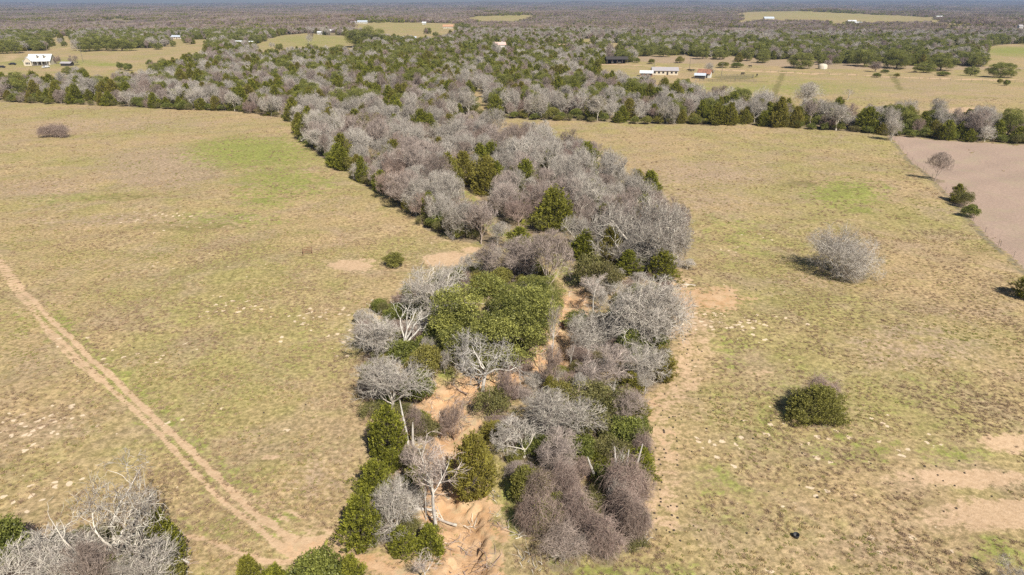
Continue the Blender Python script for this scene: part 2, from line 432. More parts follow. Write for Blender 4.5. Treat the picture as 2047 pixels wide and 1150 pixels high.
def gen_bare(seed, H=8., W=9., trunk=1.6, limbs=6, spec=None, rt=.2, wig=.16, fan=(.35, 1.0), zc=.52, twig=.020, fine=True):
    """bare deciduous tree: (trunk-and-limbs builder, crown-of-twigs builder)"""
    r = np.random.default_rng(seed)
    a, b = MB(), MB()
    c = np.array([0, 0, H * zc]); ax = np.array([W / 2, W / 2 * r.uniform(.9, 1.05), H * (1 - zc)])
    P0 = grow(np.zeros((1, 3)) - [0, 0, .35], np.array([[r.normal() * .08, r.normal() * .08, 1.]]), np.array([trunk + .35]), 4, .06, .1, r)
    a.tubes(P0, np.array([[rt * 1.35, rt * 1.05, rt, rt * .9, rt * .8]]), 7)
    az = np.arange(limbs) * 2 * math.pi / limbs + r.uniform(0, .7, limbs)
    el = r.uniform(fan[0], fan[1], limbs)                  # angle from vertical
    el[0] *= .3
    d = np.stack([np.cos(az) * np.sin(el), np.sin(az) * np.sin(el), np.cos(el)], 1)
    la = sph(r, 9); lg = r.uniform(-.52, .16, 9)
    def lob(p, d, te):
        u = unit(p + d * te[:, None] - c)
        return 1.02 + (np.exp(-((1 - u @ la.T) / .16)) * lg).sum(1) * 1.3
    s = np.repeat(P0[:, -1], limbs, 0) - np.array([0, 0, 1]) * r.uniform(0, trunk * .35, (limbs, 1))
    L = to_env(s, d, c, ax) * r.uniform(.68, .9, limbs)
    P = grow(s, d, L, 7, wig, .03, r)
    rr = rt * r.uniform(.42, .62, (limbs, 1)) * np.linspace(1, .25, 8)[None]
    a.tubes(P, rr, 5, 0, np.full(limbs, .8))
    cur = P; crad = rr[:, :].mean(1)
    spec = spec or [(7, .20, .95, .45, 1.0, .60, 5, 4), (6, .15, 1., .4, 1.0, .55, 4, 3), (6, .1, 1., .35, 1.0, .7, 3, 3), (4, .1, 1., .3, .9, .8, 2, 3)]
    rad = rt * .22
    for li, (k, t0, t1, a0, a1, lf, ns, sides) in enumerate(spec):
        if li in (1, 2) and len(cur) > 12: cur = cur[r.uniform(size=len(cur)) > (.24 if li == 1 else .16)]      # whole boughs lost: gaps in the crown
        s, d, t = children(cur, k, t0, t1, a0, a1, r)
        d = unit(d + np.array([0, 0, .12]))
        te = to_env(s, d, c, ax); te = te * np.clip(lob(s, d, te), .55, 1.2)
        base = (W * .30) * (.62 ** li)
        L = np.minimum(base * r.uniform(.6, 1.25, len(s)), te * r.uniform(.55, 1.12, len(s)) + .12)
        L = np.maximum(L, .12)
        cur = grow(s, d, L, ns, wig * 1.1, .02, r)
        rad = max(rad * .48, twig * (1.0 if li == len(spec) - 1 else 1.3))
        rr = rad * r.uniform(.7, 1.2, (len(s), 1)) * np.linspace(1, .4, ns + 1)[None]
        tin = np.clip(r.normal([.95, .75, .5, .24, .24][li], .2, len(s)), 0, 1)
        (a if li == 0 else b).tubes(cur, rr, sides, 0, tin)
    return a, b

def sph(r, n):
    return unit(r.normal(size=(n, 3)))

def gen_cedar(seed, H=6., W=4.5, n=520, k=30, power=.62, lump=.26, low=.02, ll=.105):
    r = np.random.default_rng(seed)
    a, b = MB(), MB()
    P0 = grow(np.array([[0, 0, -.35]]), np.array([[0, 0, 1.]]), np.array([H * .9]), 6, .04, .1, r)
    a.tubes(P0, np.linspace(.15, .02, 7)[None], 6)
    # lateral limbs
    nb = 46
    t = r.uniform(.05, .9, nb); az = r.uniform(0, 2 * math.pi, nb)
    s = np.stack([np.zeros(nb), np.zeros(nb), t * H], 1)
    d = np.stack([np.cos(az), np.sin(az), np.full(nb, .45)], 1)
    a.tubes(grow(s, unit(d), W / 2 * (1 - t) ** power * .9, 4, .12, .05, r), np.linspace(.04, .01, 5)[None] * np.ones((nb, 1)), 3)
    # foliage sprays
    nl = 26
    la, lz, lr = r.uniform(0, 2 * math.pi, nl), r.uniform(0, 1, nl), r.uniform(-lump, lump * 1.3, nl)
    t = r.uniform(0, 1, n) ** 1.1 * (1 - low) + low
    az = r.uniform(0, 2 * math.pi, n)
    prof = (1 - t) ** power * (1 - .6 * np.exp(-t * 8))
    lum = np.zeros(n)
    for i in range(nl):
        da = np.abs((az - la[i] + math.pi) % (2 * math.pi) - math.pi)
        lum += lr[i] * np.exp(-(da / .38) ** 2 - ((t - lz[i]) / .10) ** 2) * 2.6
    inn = np.where(r.uniform(size=n) < .74, r.uniform(.74, 1.04, n), r.uniform(.3, .74, n))
    rad = W / 2 * (prof + lum * prof + .02) * inn
    C = np.stack([np.cos(az) * rad, np.sin(az) * rad, t * H * .94 * (1 + .03 * r.normal(size=n))], 1)
    D = unit(np.stack([np.cos(az), np.sin(az), r.uniform(.35, 1.5, n) + t], 1) + .3 * r.normal(size=(n, 3)))
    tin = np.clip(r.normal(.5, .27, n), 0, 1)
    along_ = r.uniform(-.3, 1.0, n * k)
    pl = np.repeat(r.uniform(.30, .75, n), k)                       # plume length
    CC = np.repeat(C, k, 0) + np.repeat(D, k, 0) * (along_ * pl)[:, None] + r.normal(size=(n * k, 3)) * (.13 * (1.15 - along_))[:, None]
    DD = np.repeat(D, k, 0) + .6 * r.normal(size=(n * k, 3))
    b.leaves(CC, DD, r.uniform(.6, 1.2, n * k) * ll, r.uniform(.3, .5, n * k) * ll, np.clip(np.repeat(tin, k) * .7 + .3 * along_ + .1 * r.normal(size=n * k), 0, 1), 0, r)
    return a, b

def gen_broad(seed, H=8., W=11., lobes=100, per=640, lr=(.06, .12), ll=.078, zc=.45, trunk=1.4, flat=1.0, low=-.75):
    """broad leafy crown made of lobes: live oaks, bushes"""
    r = np.random.default_rng(seed)
    a, _ = gen_bare(seed + 500, H * .9, W * .85, trunk, 6, [(5, .3, .95, .4, 1., .6, 4, 3)], .26 * W / 11, .2, (.5, 1.2), zc)
    b = MB()
    u = sph(r, lobes * 4); u = u[u[:, 2] > low][:lobes]
    c = np.array([0, 0, H * zc]); R = r.uniform(lr[0], lr[1], len(u)) * W
    ax = np.array([W / 2, W / 2, H * (1 - zc) * flat])
    LC = c + u * (ax - R[:, None] * .8).clip(.1) * r.uniform(.56, 1.14, (len(u), 1))
    LC[:, 2] = np.maximum(LC[:, 2], R * .75)
    N = len(u) * per
    v = sph(r, N); v[:, 2] = np.where(r.uniform(size=N) < .55, np.abs(v[:, 2]), v[:, 2])
    li = np.repeat(np.arange(len(u)), per)
    bump = 1 + .16 * np.sin(v[:, 0] * 7 + li) * np.sin(v[:, 1] * 8 + li * 2.1) + .1 * r.normal(size=N)
    rad = R[li] * bump * np.where(r.uniform(size=N) < .78, 1, r.uniform(.5, 1, N))
    C = LC[li] + v * rad[:, None] * np.array([1, 1, .8])
    C[:, 2] = np.maximum(C[:, 2], .06)
    tin = np.clip(r.normal(.5, .14, len(u))[li] + .22 * np.sin(v[:, 0] * 9 + v[:, 2] * 7 + li) + .12 * r.normal(size=N), 0, 1)
    D = v + .8 * r.normal(size=(N, 3))
    b.leaves(C, D, r.uniform(.7, 1.3, N) * ll, r.uniform(.4, .7, N) * ll, tin, 0, r)
    return a, b

def gen_vines(seed, H=4.5, W=6., n=1700, r0=.0135, green=.0):
    """a small tree drowned in bare vines that arch over it and hang to the ground"""
    r = np.random.default_rng(seed)
    a, b0 = gen_bare(seed + 9, H * .92, W * .8, .9, 7, [(6, .2, .95, .4, 1., .6, 4, 3), (5, .2, 1, .4, 1., .6, 3, 3)], .14, .22, (.4, 1.1), .45)
    b = b0
    # arching vines: short drooping runs over a lumpy mound, longer ones hanging at its hem
    m = 7
    mc = np.stack([r.normal(0, W * .17, m), r.normal(0, W * .17, m), r.uniform(.25, .8, m) * H], 1)
    mr = r.uniform(.10, .19, m) * W
    i = r.integers(0, m, n)
    u = sph(r, n); u[:, 2] = np.abs(u[:, 2]) * .9 + .05; u = unit(u)
    s = mc[i] + u * mr[i][:, None] * r.uniform(.8, 1.05, (n, 1)); s[:, 2] = np.minimum(s[:, 2], H * 1.02)
    d = unit(u * .5 + r.normal(size=(n, 3)) * .75 + np.array([0, 0, .15]))
    P = [s]; cur = s; dd = d; st = r.uniform(.08, .34, n)[:, None] * H / 4.5
    drop = r.uniform(-.34, -.10, n)[:, None] * np.array([0, 0, 1.])
    for q in range(8):
        dd = unit(dd + drop + .30 * r.normal(size=dd.shape))
        cur = cur + dd * st
        cur[:, 2] = np.maximum(cur[:, 2], .03 + .1 * r.uniform(size=n))
        P.append(cur.copy())
    P = np.stack(P, 1)
    b.tubes(P, r0 * r.uniform(.5, 1.5, (n, 1)) * np.linspace(1.1, .6, 9)[None], 3, 0, np.clip(r.normal(.5, .3, n), 0, 1))
    # tangle of finer shoots leaving the vines
    s2, d2, _ = children(P, 2, .1, 1., .4, 1.4, r)
    P2 = grow(s2, d2, r.uniform(.3, .8, len(s2)), 2, .3, -.1, r)
    P2[:, :, 2] = np.maximum(P2[:, :, 2], .03)
    b.tubes(P2, r0 * .7 * np.linspace(1, .5, 3)[None] * np.ones((len(s2), 1)), 3, 0, np.clip(r.normal(.5, .3, len(s2)), 0, 1))
    if green > 0:
        N = int(9000 * green)
        j = r.integers(0, n, N); q = r.integers(1, 8, N)
        C = P[j, q] * np.array([.9, .9, .93]) + .15 * r.normal(size=(N, 3)); C[:, 2] = np.maximum(C[:, 2], .05)
        b.leaves(C, sph(r, N), r.uniform(.06, .12, N), r.uniform(.04, .07, N), r.uniform(0, 1, N), 1, r)
    return a, b

def gen_dead(seed, H=9., W=9., trunk=3., limbs=5, rt=.32, wig=.3, fan=(.3, 1.1), zc=.55, fine=True):
    sp = [(5, .25, 1., .5, 1.2, .6, 5, 4), (4, .2, 1., .5, 1.2, .6, 4, 4)]
    if fine: sp += [(4, .2, 1., .4, 1.1, .6, 3, 3), (3, .2, 1., .4, 1.1, .6, 2, 3)]
    return gen_bare(seed, H, W, trunk, limbs, sp, rt, wig, fan, zc, .016)

# ---------------------------------------------------------------- variants (kind -> list of (canonical height, width, trunk mesh, crown mesh, whole mesh))
VAR = {}
def joined(a, b):
    m = MB()
    for src, off in ((a, 0), (b, 1)):
        for v, q, qm, t in zip(src.V, src.Q, src.QM, src.T):
            pass
    # re-add with slot offset
    for src, off in ((a, 0), (b, 1)):
        base = 0
        for v, q, qm, t in zip(src.V, src.Q, src.QM, src.T):
            m.V.append(v); m.Q.append(q - base + m.n); m.QM.append(qm + off); m.T.append(t)
            m.n += len(v); base += len(v)
    return m

def register(kind, H, W, ab, mt, mc, extra=None):
    a, b = ab
    cm = [M[mc]] + ([M[extra]] if extra else [])
    vv = np.concatenate(b.V); cxy = np.append((np.percentile(vv[:, :2], 4, axis=0) + np.percentile(vv[:, :2], 96, axis=0)) / 2, 0)
    for q in (a, b):
        q.V = [u_ - cxy for u_ in q.V]
    vv = vv - cxy
    W = 2 * float(np.percentile(np.hypot(vv[:, 0], vv[:, 1]), 96)); H = float(np.percentile(vv[:, 2], 99.3))
    VAR.setdefault(kind, []).append(dict(H=H, W=W, trunk=a.mesh(kind + '_trunk', [M[mt]], True), crown=b.mesh(kind + '_crown', cm),
                                         whole=joined(a, b).mesh(kind + '_whole', [M[mt]] + cm)))

TW = [(7, .20, .95, .45, 1.0, .6, 5, 4), (6, .15, 1., .4, 1.0, .55, 4, 3), (5, .1, 1., .35, 1.0, .7, 3, 3), (4, .1, 1., .3, .9, .8, 2, 3)]
TG = [(7, .20, .95, .45, 1.1, .6, 5, 4), (6, .15, 1., .5, 1.1, .6, 4, 3), (6, .1, 1., .45, 1.1, .7, 3, 3), (4, .1, 1., .4, 1.0, .8, 2, 3)]
for s in range(6):
    register('grey', 8, 9, gen_bare(20 + s, limbs=[6, 5, 7, 4, 8, 5][s], spec=TG, twig=.0165, wig=.2, rt=.17, fan=[(.35, 1.), (.2, .8), (.5, 1.2), (.1, .6), (.3, 1.1), (.15, 1.)][s], zc=[.52, .6, .45, .62, .5, .55][s]), 'bark_grey', 'bark_grey')
for s in range(2):
    register('bigoak', 10, 14, gen_bare(40 + s, 10, 14, 1.8, 8, [(8, .15, .95, .5, 1.1, .62, 6, 5), (6, .15, 1., .5, 1.2, .6, 5, 4), (6, .1, 1., .5, 1.2, .7, 4, 3), (5, .1, 1., .4, 1.1, .8, 2, 3)],
             .34, .32, (.35, 1.45), .42, .021), 'bark_grey', 'bark_grey')
for s in range(4):
    register('mauve', 7.5, 7.5, gen_bare(60 + s, 7.5, 7.5, [1.0, .6, 1.6, .8][s], [8, 10, 6, 7][s], TG if s % 2 else TW, .12, .15, [(.15, .9), (.1, .6), (.2, 1.), (.1, 1.1)][s], [.5, .6, .52, .45][s], .014), 'bark_mauve', 'bark_mauve')
for s in range(2):
    register('brown', 6.5, 6.5, gen_bare(80 + s, 6.5, 6.5, .8, 8, TW, [.12, .1][s], .15, [(.15, 1.0), (.1, .6)][s], [.48, .6][s], .014), 'bark_brown', 'bark_brown')
for s in range(2):
    register('slim', 9, 4.5, gen_bare(90 + s, 9, 4.5, 3.5, 5, [(6, .2, .95, .4, .9, .6, 5, 4), (5, .15, 1., .4, 1.0, .55, 3, 3), (4, .1, 1., .35, 1.0, .7, 2, 3)], .10, .12, (.1, .6), .6, .016), 'bark_white', 'bark_mauve')
for s in range(4):
    register('cedar', 6, 4.6, gen_cedar(100 + s, power=[.6, .75, .5, .9][s]), 'bark_dark', 'leaf_cedar')
register('roundcedar', 4.6, 7.2, gen_cedar(120, 4.6, 7.2, 1200, 26, .5, .24, .02, .10), 'bark_dark', 'leaf_bush')
for s in range(3):
    register('liveoak', 8, 11, gen_broad(130 + s), 'bark_dark', 'leaf_oak')
for s in range(3):
    register('bush', 2.6, 3.6, gen_broad(140 + s, 2.6, 3.6, 34, 200, (.10, .19), .085, .45, .3, 1., -.45), 'bark_dark', 'leaf_bush')
for s in range(2):
    register('olive', 2.8, 4.2, gen_broad(150 + s, 2.8, 4.2, 38, 150, (.10, .19), .075, .45, .3, 1., -.45), 'bark_brown', 'leaf_olive')
register('archoak', 10, 14, gen_bare(48, 10, 14, .9, 11, [(7, .2, .95, .5, 1.1, .62, 6, 5), (6, .15, 1., .5, 1.2, .6, 5, 4), (5, .1, 1., .5, 1.2, .7, 4, 3), (4, .1, 1., .4, 1.1, .8, 2, 3)], .30, .28, (.5, 1.5), .33, .019), 'bark_grey', 'bark_grey')
for s in range(3):
    register('vines', 4.5, 6, gen_vines(160 + s), 'bark_mauve', 'vine')
register('vinespale', 4.5, 6, gen_vines(164, n=900), 'bark_grey', 'bark_mauve')
register('vinesgreen', 4.5, 6, gen_vines(170, green=1.0), 'bark_mauve', 'vine', 'leaf_olive')
register('dead', 9, 9, gen_bare(186, 9, 9, 2.4, 6, [(5, .3, 1., .5, 1.2, .6, 6, 5), (5, .25, 1., .5, 1.2, .6, 5, 4), (5, .2, 1., .4, 1.1, .6, 3, 3), (3, .15, 1., .4, 1.1, .7, 2, 3)], .21, .36, (.3, 1.1), .55, .016), 'bark_grey', 'bark_grey')
register('dead', 9, 9, gen_dead(181, fine=False), 'bark_white', 'bark_white')
register('sycamore', 8, 9, gen_dead(183, 8, 9.5, 3.2, 7, .2, .34, (.4, 1.35), .5, True), 'bark_white', 'bark_white')

# ---------------------------------------------------------------- placing things
def link(name, data=None, parent=None):
    o = bpy.data.objects.new(name, data)
    COL.objects.link(o)
    if parent: o.parent = parent
    return o

def tag(o, label=None, cat=None, group=None, kind=None):
    if label: o['label'] = label
    if cat: o['category'] = cat
    if group: o['group'] = group
    if kind: o['kind'] = kind
    return o

KINDNAME = dict(grey='bare_tree', bigoak='bare_tree', archoak='bare_tree', mauve='bare_tree', brown='bare_tree', slim='bare_tree', cedar='cedar_tree', roundcedar='cedar_tree',
                liveoak='oak_tree', bush='bush', olive='bush', vines='vine_covered_tree', vinesgreen='vine_covered_tree', vinespale='vine_covered_tree', dead='dead_tree', sycamore='dead_tree')
CATNAME = dict(bare_tree='bare tree', cedar_tree='cedar tree', oak_tree='oak tree', bush='bush', vine_covered_tree='vine-covered tree', dead_tree='dead tree')
placed = []          # (x, y, radius) of the hand-placed plants

def plant(kind, v, x, y, z, w, h, rz, label, group=None, parts=True, name=None):
    q = VAR[kind][v % len(VAR[kind])]
    nm = name or KINDNAME[kind]
    if parts:
        o = link(nm); link('trunk', q['trunk'], o); link('crown', q['crown'], o)
    else:
        o = link(nm, q['whole'])
    o.location = (x, y, z); o.rotation_euler = (0, 0, rz)
    e = 1 + .12 * math.sin(x * 7.3 + y * 3.1)
    o.scale = (w / q['W'] * e, w / q['W'] / e, h / q['H'])
    return tag(o, label, CATNAME.get(nm, nm.replace('_', ' ')), group)

def hero(kind, v, px, by, wpx, ty, label, group=None, rz=None, sink=0.0, hmin=.5, pad=.85):
    """by = photo row of the foot, ty = row of the crown's top; width in photo pixels"""
    x, y, z = gp(px, by)
    _, _, dep = proj(x, y, z)
    w = wpx * dep / FPX
    # a wide crown's visible top is its far shoulder: solve the height with the far part of the crown
    lo, hi = hmin, 20.0
    for _ in range(30):
        m = (lo + hi) / 2
        p1 = proj(x, y + w * .18, z + m * .97)[1]
        if p1 > ty: lo = m
        else: hi = m
    h = max(lo, hmin)
    placed.append((x, y, w / 2 * pad))
    return plant(kind, v, x, y, z - sink, w, h, rz if rz is not None else random.uniform(0, 6.28), label, group)

HEROES = [
    # kind, variant, x, foot row, width, top row, label, group
    ('bush', 0, 788, 532, 44, 506, 'lone round green bush on the open pasture beside pale dirt patches'),
    ('grey', 0, 862, 650, 140, 528, 'domed fine-twigged grey tree directly behind the broken white snag'),
    ('dead', 1, 828, 712, 95, 588, 'tall barkless white snag with crooked broken limbs, left of the green oak'),
    ('grey', 1, 752, 716, 112, 634, 'bare silvery tree farthest out on the left pasture side of the thicket'),
    ('grey', 2, 786, 812, 140, 706, 'wide bare grey tree with pale forking limbs behind the yellowish cedar'),
    ('bush', 1, 838, 803, 66, 742, 'dense round bright green bush left of the bare orange bank'),
    ('bush', 2, 852, 752, 70, 690, 'tall green bush between the white snag and the orange bank'),
    ('cedar', 0, 742, 772, 44, 722, 'small dark cedar on the pasture edge below the silvery tree'),
    ('bush', 0, 802, 722, 62, 676, 'green bush at the foot of the tall white snag, on its left'),
    ('bush', 1, 866, 700, 60, 650, 'green bush pressed against the left side of the big oak'),
    ('liveoak', 0, 990, 712, 226, 552, 'largest green oak with a billowing leafy crown in the creek thicket'),
    ('liveoak', 1, 1068, 640, 112, 548, 'smaller duller green oak touching the big oak on its upper right'),
    ('liveoak', 2, 905, 712, 80, 640, 'low leafy oak limb clump at the left shoulder of the big oak'),
    ('sycamore', 0, 966, 782, 165, 655, 'white-limbed crooked tree standing in front of the big green oak'),
    ('cedar', 1, 915, 585, 44, 535, 'small cedar left of the vine-wrapped stump behind the big oak'),
    ('cedar', 2, 962, 590, 62, 545, 'wider cedar right of the vine-wrapped stump behind the big oak'),
    ('vines', 0, 932, 590, 30, 545, 'pale broken stump wrapped in brown vines between two small cedars'),
    ('mauve', 0, 1000, 555, 95, 478, 'mauve bare tree at the foot of the grassy lane, left one'),
    ('mauve', 1, 1052, 560, 84, 470, 'mauve bare tree between the lane end and the dull green oak'),
    ('mauve', 2, 1100, 592, 95, 458, 'tall pale mauve tree leaning over the creek bend'),
    ('grey', 3, 955, 545, 62, 500, 'low grey scrub tree beside the pale dirt patch'),
    ('bush', 2, 1000, 575, 50, 535, 'dark green bush under the mauve trees behind the big oak'),
    ('bigoak', 0, 1280, 695, 190, 548, 'huge pale grey bare oak with a round crown beside the cattle trail'),
    ('bigoak', 1, 1195, 700, 120, 618, 'pale grey bare tree at the left shoulder of the huge round oak'),
    ('mauve', 0, 1205, 775, 115, 690, 'mauve bare tree below the huge pale oak on the creek side'),
    ('grey', 0, 1285, 765, 105, 690, 'grey bare tree with arching branches just below the huge pale oak'),
    ('cedar', 3, 1322, 755, 66, 692, 'yellow-green cedar jutting toward the sandy cattle trail'),
    ('cedar', 1, 1262, 780, 50, 742, 'small cedar between the arching grey tree and the trail'),
    ('bush', 1, 1255, 720, 60, 660, 'green bush showing through the lower crown of the huge oak'),
    ('bush', 0, 1300, 700, 70, 650, 'green bush on the trail side beneath the huge oak'),
    ('bigoak', 1, 1275, 525, 185, 392, 'sprawling white-limbed oak at the near end of the long wood'),
    ('bigoak', 0, 1310, 545, 110, 450, 'grey oak overlapping the right flank of the sprawling white-limbed oak'),
    ('brown', 0, 1345, 480, 66, 398, 'brown twiggy tree on the right shoulder of the sprawling oak'),
    ('cedar', 2, 1325, 560, 68, 500, 'dark green cedar at the trail head below the sprawling oak'),
    ('cedar', 0, 1255, 548, 54, 500, 'cedar under the near branches of the sprawling oak'),
    ('bush', 2, 1290, 545, 54, 505, 'green bush between the two cedars under the sprawling oak'),
    ('olive', 0, 1178, 572, 74, 508, 'dull green bush on the creek bank left of the sprawling oak'),
    ('olive', 1, 1210, 585, 60, 520, 'olive bush behind the slender pink-twigged tree'),
    ('grey', 1, 1376, 538, 30, 518, 'tiny grey twiggy shrub beyond the cedar at the trail head'),
    ('slim', 0, 1185, 632, 52, 545, 'slender white-stemmed tree with pink twigs at the bare bank'),
    ('bush', 0, 1152, 662, 44, 622, 'small green bush on the grassy creek bed by the old tyre'),
    ('vines', 1, 1160, 728, 56, 690, 'dark tangled low shrub left of the mauve tree on the creek'),
    ('slim', 1, 1105, 752, 34, 600, 'thin tall pole-like bare tree right of the big green oak'),
    ('slim', 0, 1140, 740, 24, 690, 'thin short white sapling on the creek bed'),
    ('brown', 1, 1098, 778, 50, 690, 'narrow grey-brown twiggy tree in the creek in front of the oak'),
    ('brown', 0, 1040, 745, 60, 712, 'low brown scrub under the front edge of the big oak'),
    ('grey', 2, 1115, 880, 150, 772, 'fan-shaped pale grey tree at the centre of the lower thicket'),
    ('grey', 3, 1040, 905, 130, 818, 'greenish grey tree fanning left over the gully'),
    ('mauve', 1, 1112, 950, 90, 858, 'mauve bare tree rising out of the vine tangle'),
    ('olive', 0, 1165, 815, 104, 758, 'wide dull green bush behind the fan-shaped grey tree'),
    ('bush', 1, 1120, 810, 56, 762, 'dark green bush at the upper left of the lower thicket'),
    ('olive', 1, 1232, 842, 88, 778, 'brownish olive bush below the mauve creek tree'),
    ('olive', 0, 1186, 880, 96, 820, 'olive bush at the centre right of the lower thicket'),
    ('bush', 2, 1255, 890, 78, 830, 'green bush left of the brown bush on the trail side'),
    ('bush', 0, 1160, 925, 60, 868, 'green bush beside the mauve tree in the vine tangle'),
    ('olive', 1, 1222, 925, 76, 870, 'yellowish bush behind the broken white stems'),
    ('mauve', 2, 1258, 852, 70, 782, 'grey-mauve twiggy shrub bulging toward the cattle trail'),
    ('vines', 2, 1284, 912, 46, 860, 'small round brown vine mound on the cattle trail side'),
    ('cedar', 3, 1280, 950, 66, 890, 'yellow-green cedar right of the broken white stems'),
    ('bush', 1, 1205, 965, 50, 925, 'dark green bush at the foot of the broken white stems'),
    ('dead', 1, 1222, 790, 26, 755, 'small forked white snag behind the olive bushes'),
    ('olive', 0, 985, 830, 66, 772, 'green bush on the right bank of the gully'),
    ('brown', 1, 1016, 820, 50, 738, 'upright brown twiggy shrub behind the fanning grey tree'),
    ('cedar', 0, 948, 985, 92, 862, 'pointed dark green cedar standing alone right of the gully'),
    ('cedar', 2, 776, 912, 86, 808, 'bronze-tipped cedar beside the twin white poles'),
    ('olive', 1, 850, 880, 62, 828, 'olive bush right of the twin white poles'),
    ('vines', 0, 834, 872, 44, 812, 'vine-wrapped leafy stem between the twin poles and the gully'),
    ('brown', 0, 905, 880, 60, 800, 'dark bare crooked tree leaning over the gully'),
    ('mauve', 0, 850, 968, 100, 884, 'mauve bare bush beside the tall white-stemmed tree'),
    ('slim', 1, 872, 1058, 110, 868, 'tall slender white-stemmed tree on the left lip of the gully'),
    ('slim', 0, 852, 1040, 30, 940, 'thin leafless sapling left of the tall white-stemmed tree'),
    ('cedar', 1, 752, 985, 64, 915, 'pointed small cedar above the bare grey brush'),
    ('cedar', 3, 826, 985, 52, 926, 'yellowish small cedar right of the bare grey brush'),
    ('grey', 0, 792, 1070, 120, 952, 'bare silver brush between three cedars at the track'),
    ('cedar', 2, 722, 1092, 84, 985, 'stout yellow-green cedar at the bend of the dirt track'),
    ('cedar', 0, 806, 1108, 54, 1050, 'low ragged cedar below the bare silver brush, left of a pair'),
    ('cedar', 1, 860, 1106, 60, 1045, 'low ragged cedar below the bare silver brush, right of a pair'),
    ('slim', 1, 852, 1175, 60, 1100, 'pale leafless sapling at the bottom of the orange bank'),
    ('bush', 2, 635, 1190, 110, 1100, 'broad bright green bush below the junction of the tracks'),
    ('cedar', 3, 708, 1180, 66, 1104, 'bronze cedar right of the broad green bush at the track junction'),
    ('cedar', 0, 502, 1185, 64, 1110, 'bright cedar left of the broad green bush at the track junction'),
    ('cedar', 1, 556, 1190, 66, 1124, 'low cedar between the bright cedar and the broad green bush'),
    ('dead', 0, 262, 1150, 215, 928, 'large dead grey oak with thick gnarled limbs beside the narrow path'),
    ('grey', 1, 312, 1190, 130, 1080, 'bare bleached brush around the foot of the dead oak'),
    ('grey', 2, 105, 1195, 190, 1072, 'low spreading silver brush left of the dead oak'),
    ('mauve', 2, 205, 1200, 100, 1080, 'pinkish bare brush between the dead oak and the silver brush'),
    ('bush', 0, 22, 1130, 110, 1042, 'grey-green bush cut by the picture edge near the silver brush'),
    ('cedar', 2, 130, 1130, 50, 1058, 'small bronze cedar poking out of the silver brush'),
    ('cedar', 3, 335, 1120, 76, 1018, 'dark cedar half hidden behind the dead oak'),
    ('bush', 1, 330, 1180, 90, 1110, 'dark green bush in front of the dead oak'),
    ('vinesgreen', 0, 1078, 1012, 70, 930, 'olive tangle of vines left of the mauve tree'),
    ('vines', 1, 1132, 1004, 58, 922, 'tall vine mound directly below the mauve tree'),
    ('vines', 2, 1250, 1008, 78, 908, 'slanting vine mound hanging from the broken white stems'),
    ('vines', 0, 1160, 1062, 100, 980, 'big rounded mauve vine mound in the middle of the tangle'),
    ('vines', 1, 1244, 1055, 84, 968, 'big rounded mauve vine mound on the right of the tangle'),
    ('vinesgreen', 0, 1090, 1066, 76, 984, 'vine mound mixed with yellow leaves on the gully side'),
    ('vinespale', 0, 1126, 1120, 104, 1048, 'nearest left vine mound with bleached sticks at its hem'),
    ('vines', 0, 1208, 1112, 88, 1030, 'nearest right vine mound trailing onto the grass'),
    ('vines', 1, 1270, 1085, 62, 996, 'small vine mound at the right hem of the tangle'),
    ('vines', 2, 1054, 1062, 54, 992, 'small vine mound at the left hem of the tangle'),
    ('bush', 1, 1110, 1030, 44, 985, 'green bush caught between the tall mound and the middle vine mound'),
    ('olive', 0, 1188, 1030, 56, 985, 'olive bush between the middle and right vine mounds'),
    ('vinespale', 0, 1262, 1045, 56, 1000, 'pale bleached vine tangle hanging on the trail side'),
    ('bush', 2, 1052, 1002, 60, 930, 'dark green bush on the gully side above the vine tangle'),
    ('dead', 1, 1240, 975, 48, 886, 'broken white stems sticking up out of the vine tangle'),
    ('roundcedar', 0, 1628, 836, 108, 768, 'round lone cedar capped with mauve vines on the right pasture'),
    ('vines', 0, 1634, 812, 64, 748, 'cap of mauve vines growing over the round lone cedar'),
    ('archoak', 0, 1680, 550, 140, 458, 'lone wide bare oak with low arching limbs on the right pasture'),
    ('mauve', 2, 1872, 362, 46, 304, 'lone slender bare tree beside the fence of the pinkish field'),
    ('cedar', 1, 1912, 404, 30, 368, 'dark green small cedar, upper one of the fence row bushes'),
    ('olive', 0, 1926, 414, 34, 382, 'reddish brown bush in the middle of the fence row'),
    ('bush', 1, 1937, 434, 30, 408, 'bright green bush, lowest of the fence row'),
    ('cedar', 2, 2056, 596, 60, 540, 'dark cedar cut by the right picture edge'),
    ('vines', 1, 98, 274, 40, 249, 'lone low purplish thicket on the left pasture, left half'),
    ('vines', 2, 124, 274, 40, 248, 'lone low purplish thicket on the left pasture, right half'),
    ('grey', 3, 2012, 1185, 90, 1120, 'silvery twigs of a treetop at the lower right corner'),
    ('cedar', 0, 613, 278, 46, 226, 'dark green cedar on the left corner where the wood meets the pasture'),
    ('cedar', 2, 1432, 250, 34, 208, 'pointed cedar, left one of the tight pair in the far hedgerow'),
    ('cedar', 1, 1458, 250, 32, 206, 'pointed cedar, right one of the tight pair in the far hedgerow'),
    ('cedar', 3, 1556, 254, 42, 196, 'tallest dark cedar of the far hedgerow'),
    ('grey', 1, 1612, 222, 60, 166, 'round-headed grey tree behind the far hedgerow'),
    ('grey', 2, 1782, 282, 34, 235, 'small bare tree at the hedgerow corner of the pinkish field'),
    ('slim', 1, 1694, 200, 26, 178, 'small wispy tree alone in the far field'),
    # far singles
    ('liveoak', 0, 732, 95, 78, 56, 'great round dark oak behind the green paddock'),
    ('liveoak', 1, 32, 107, 28, 80, 'bright round oak at the end of the driveway'),
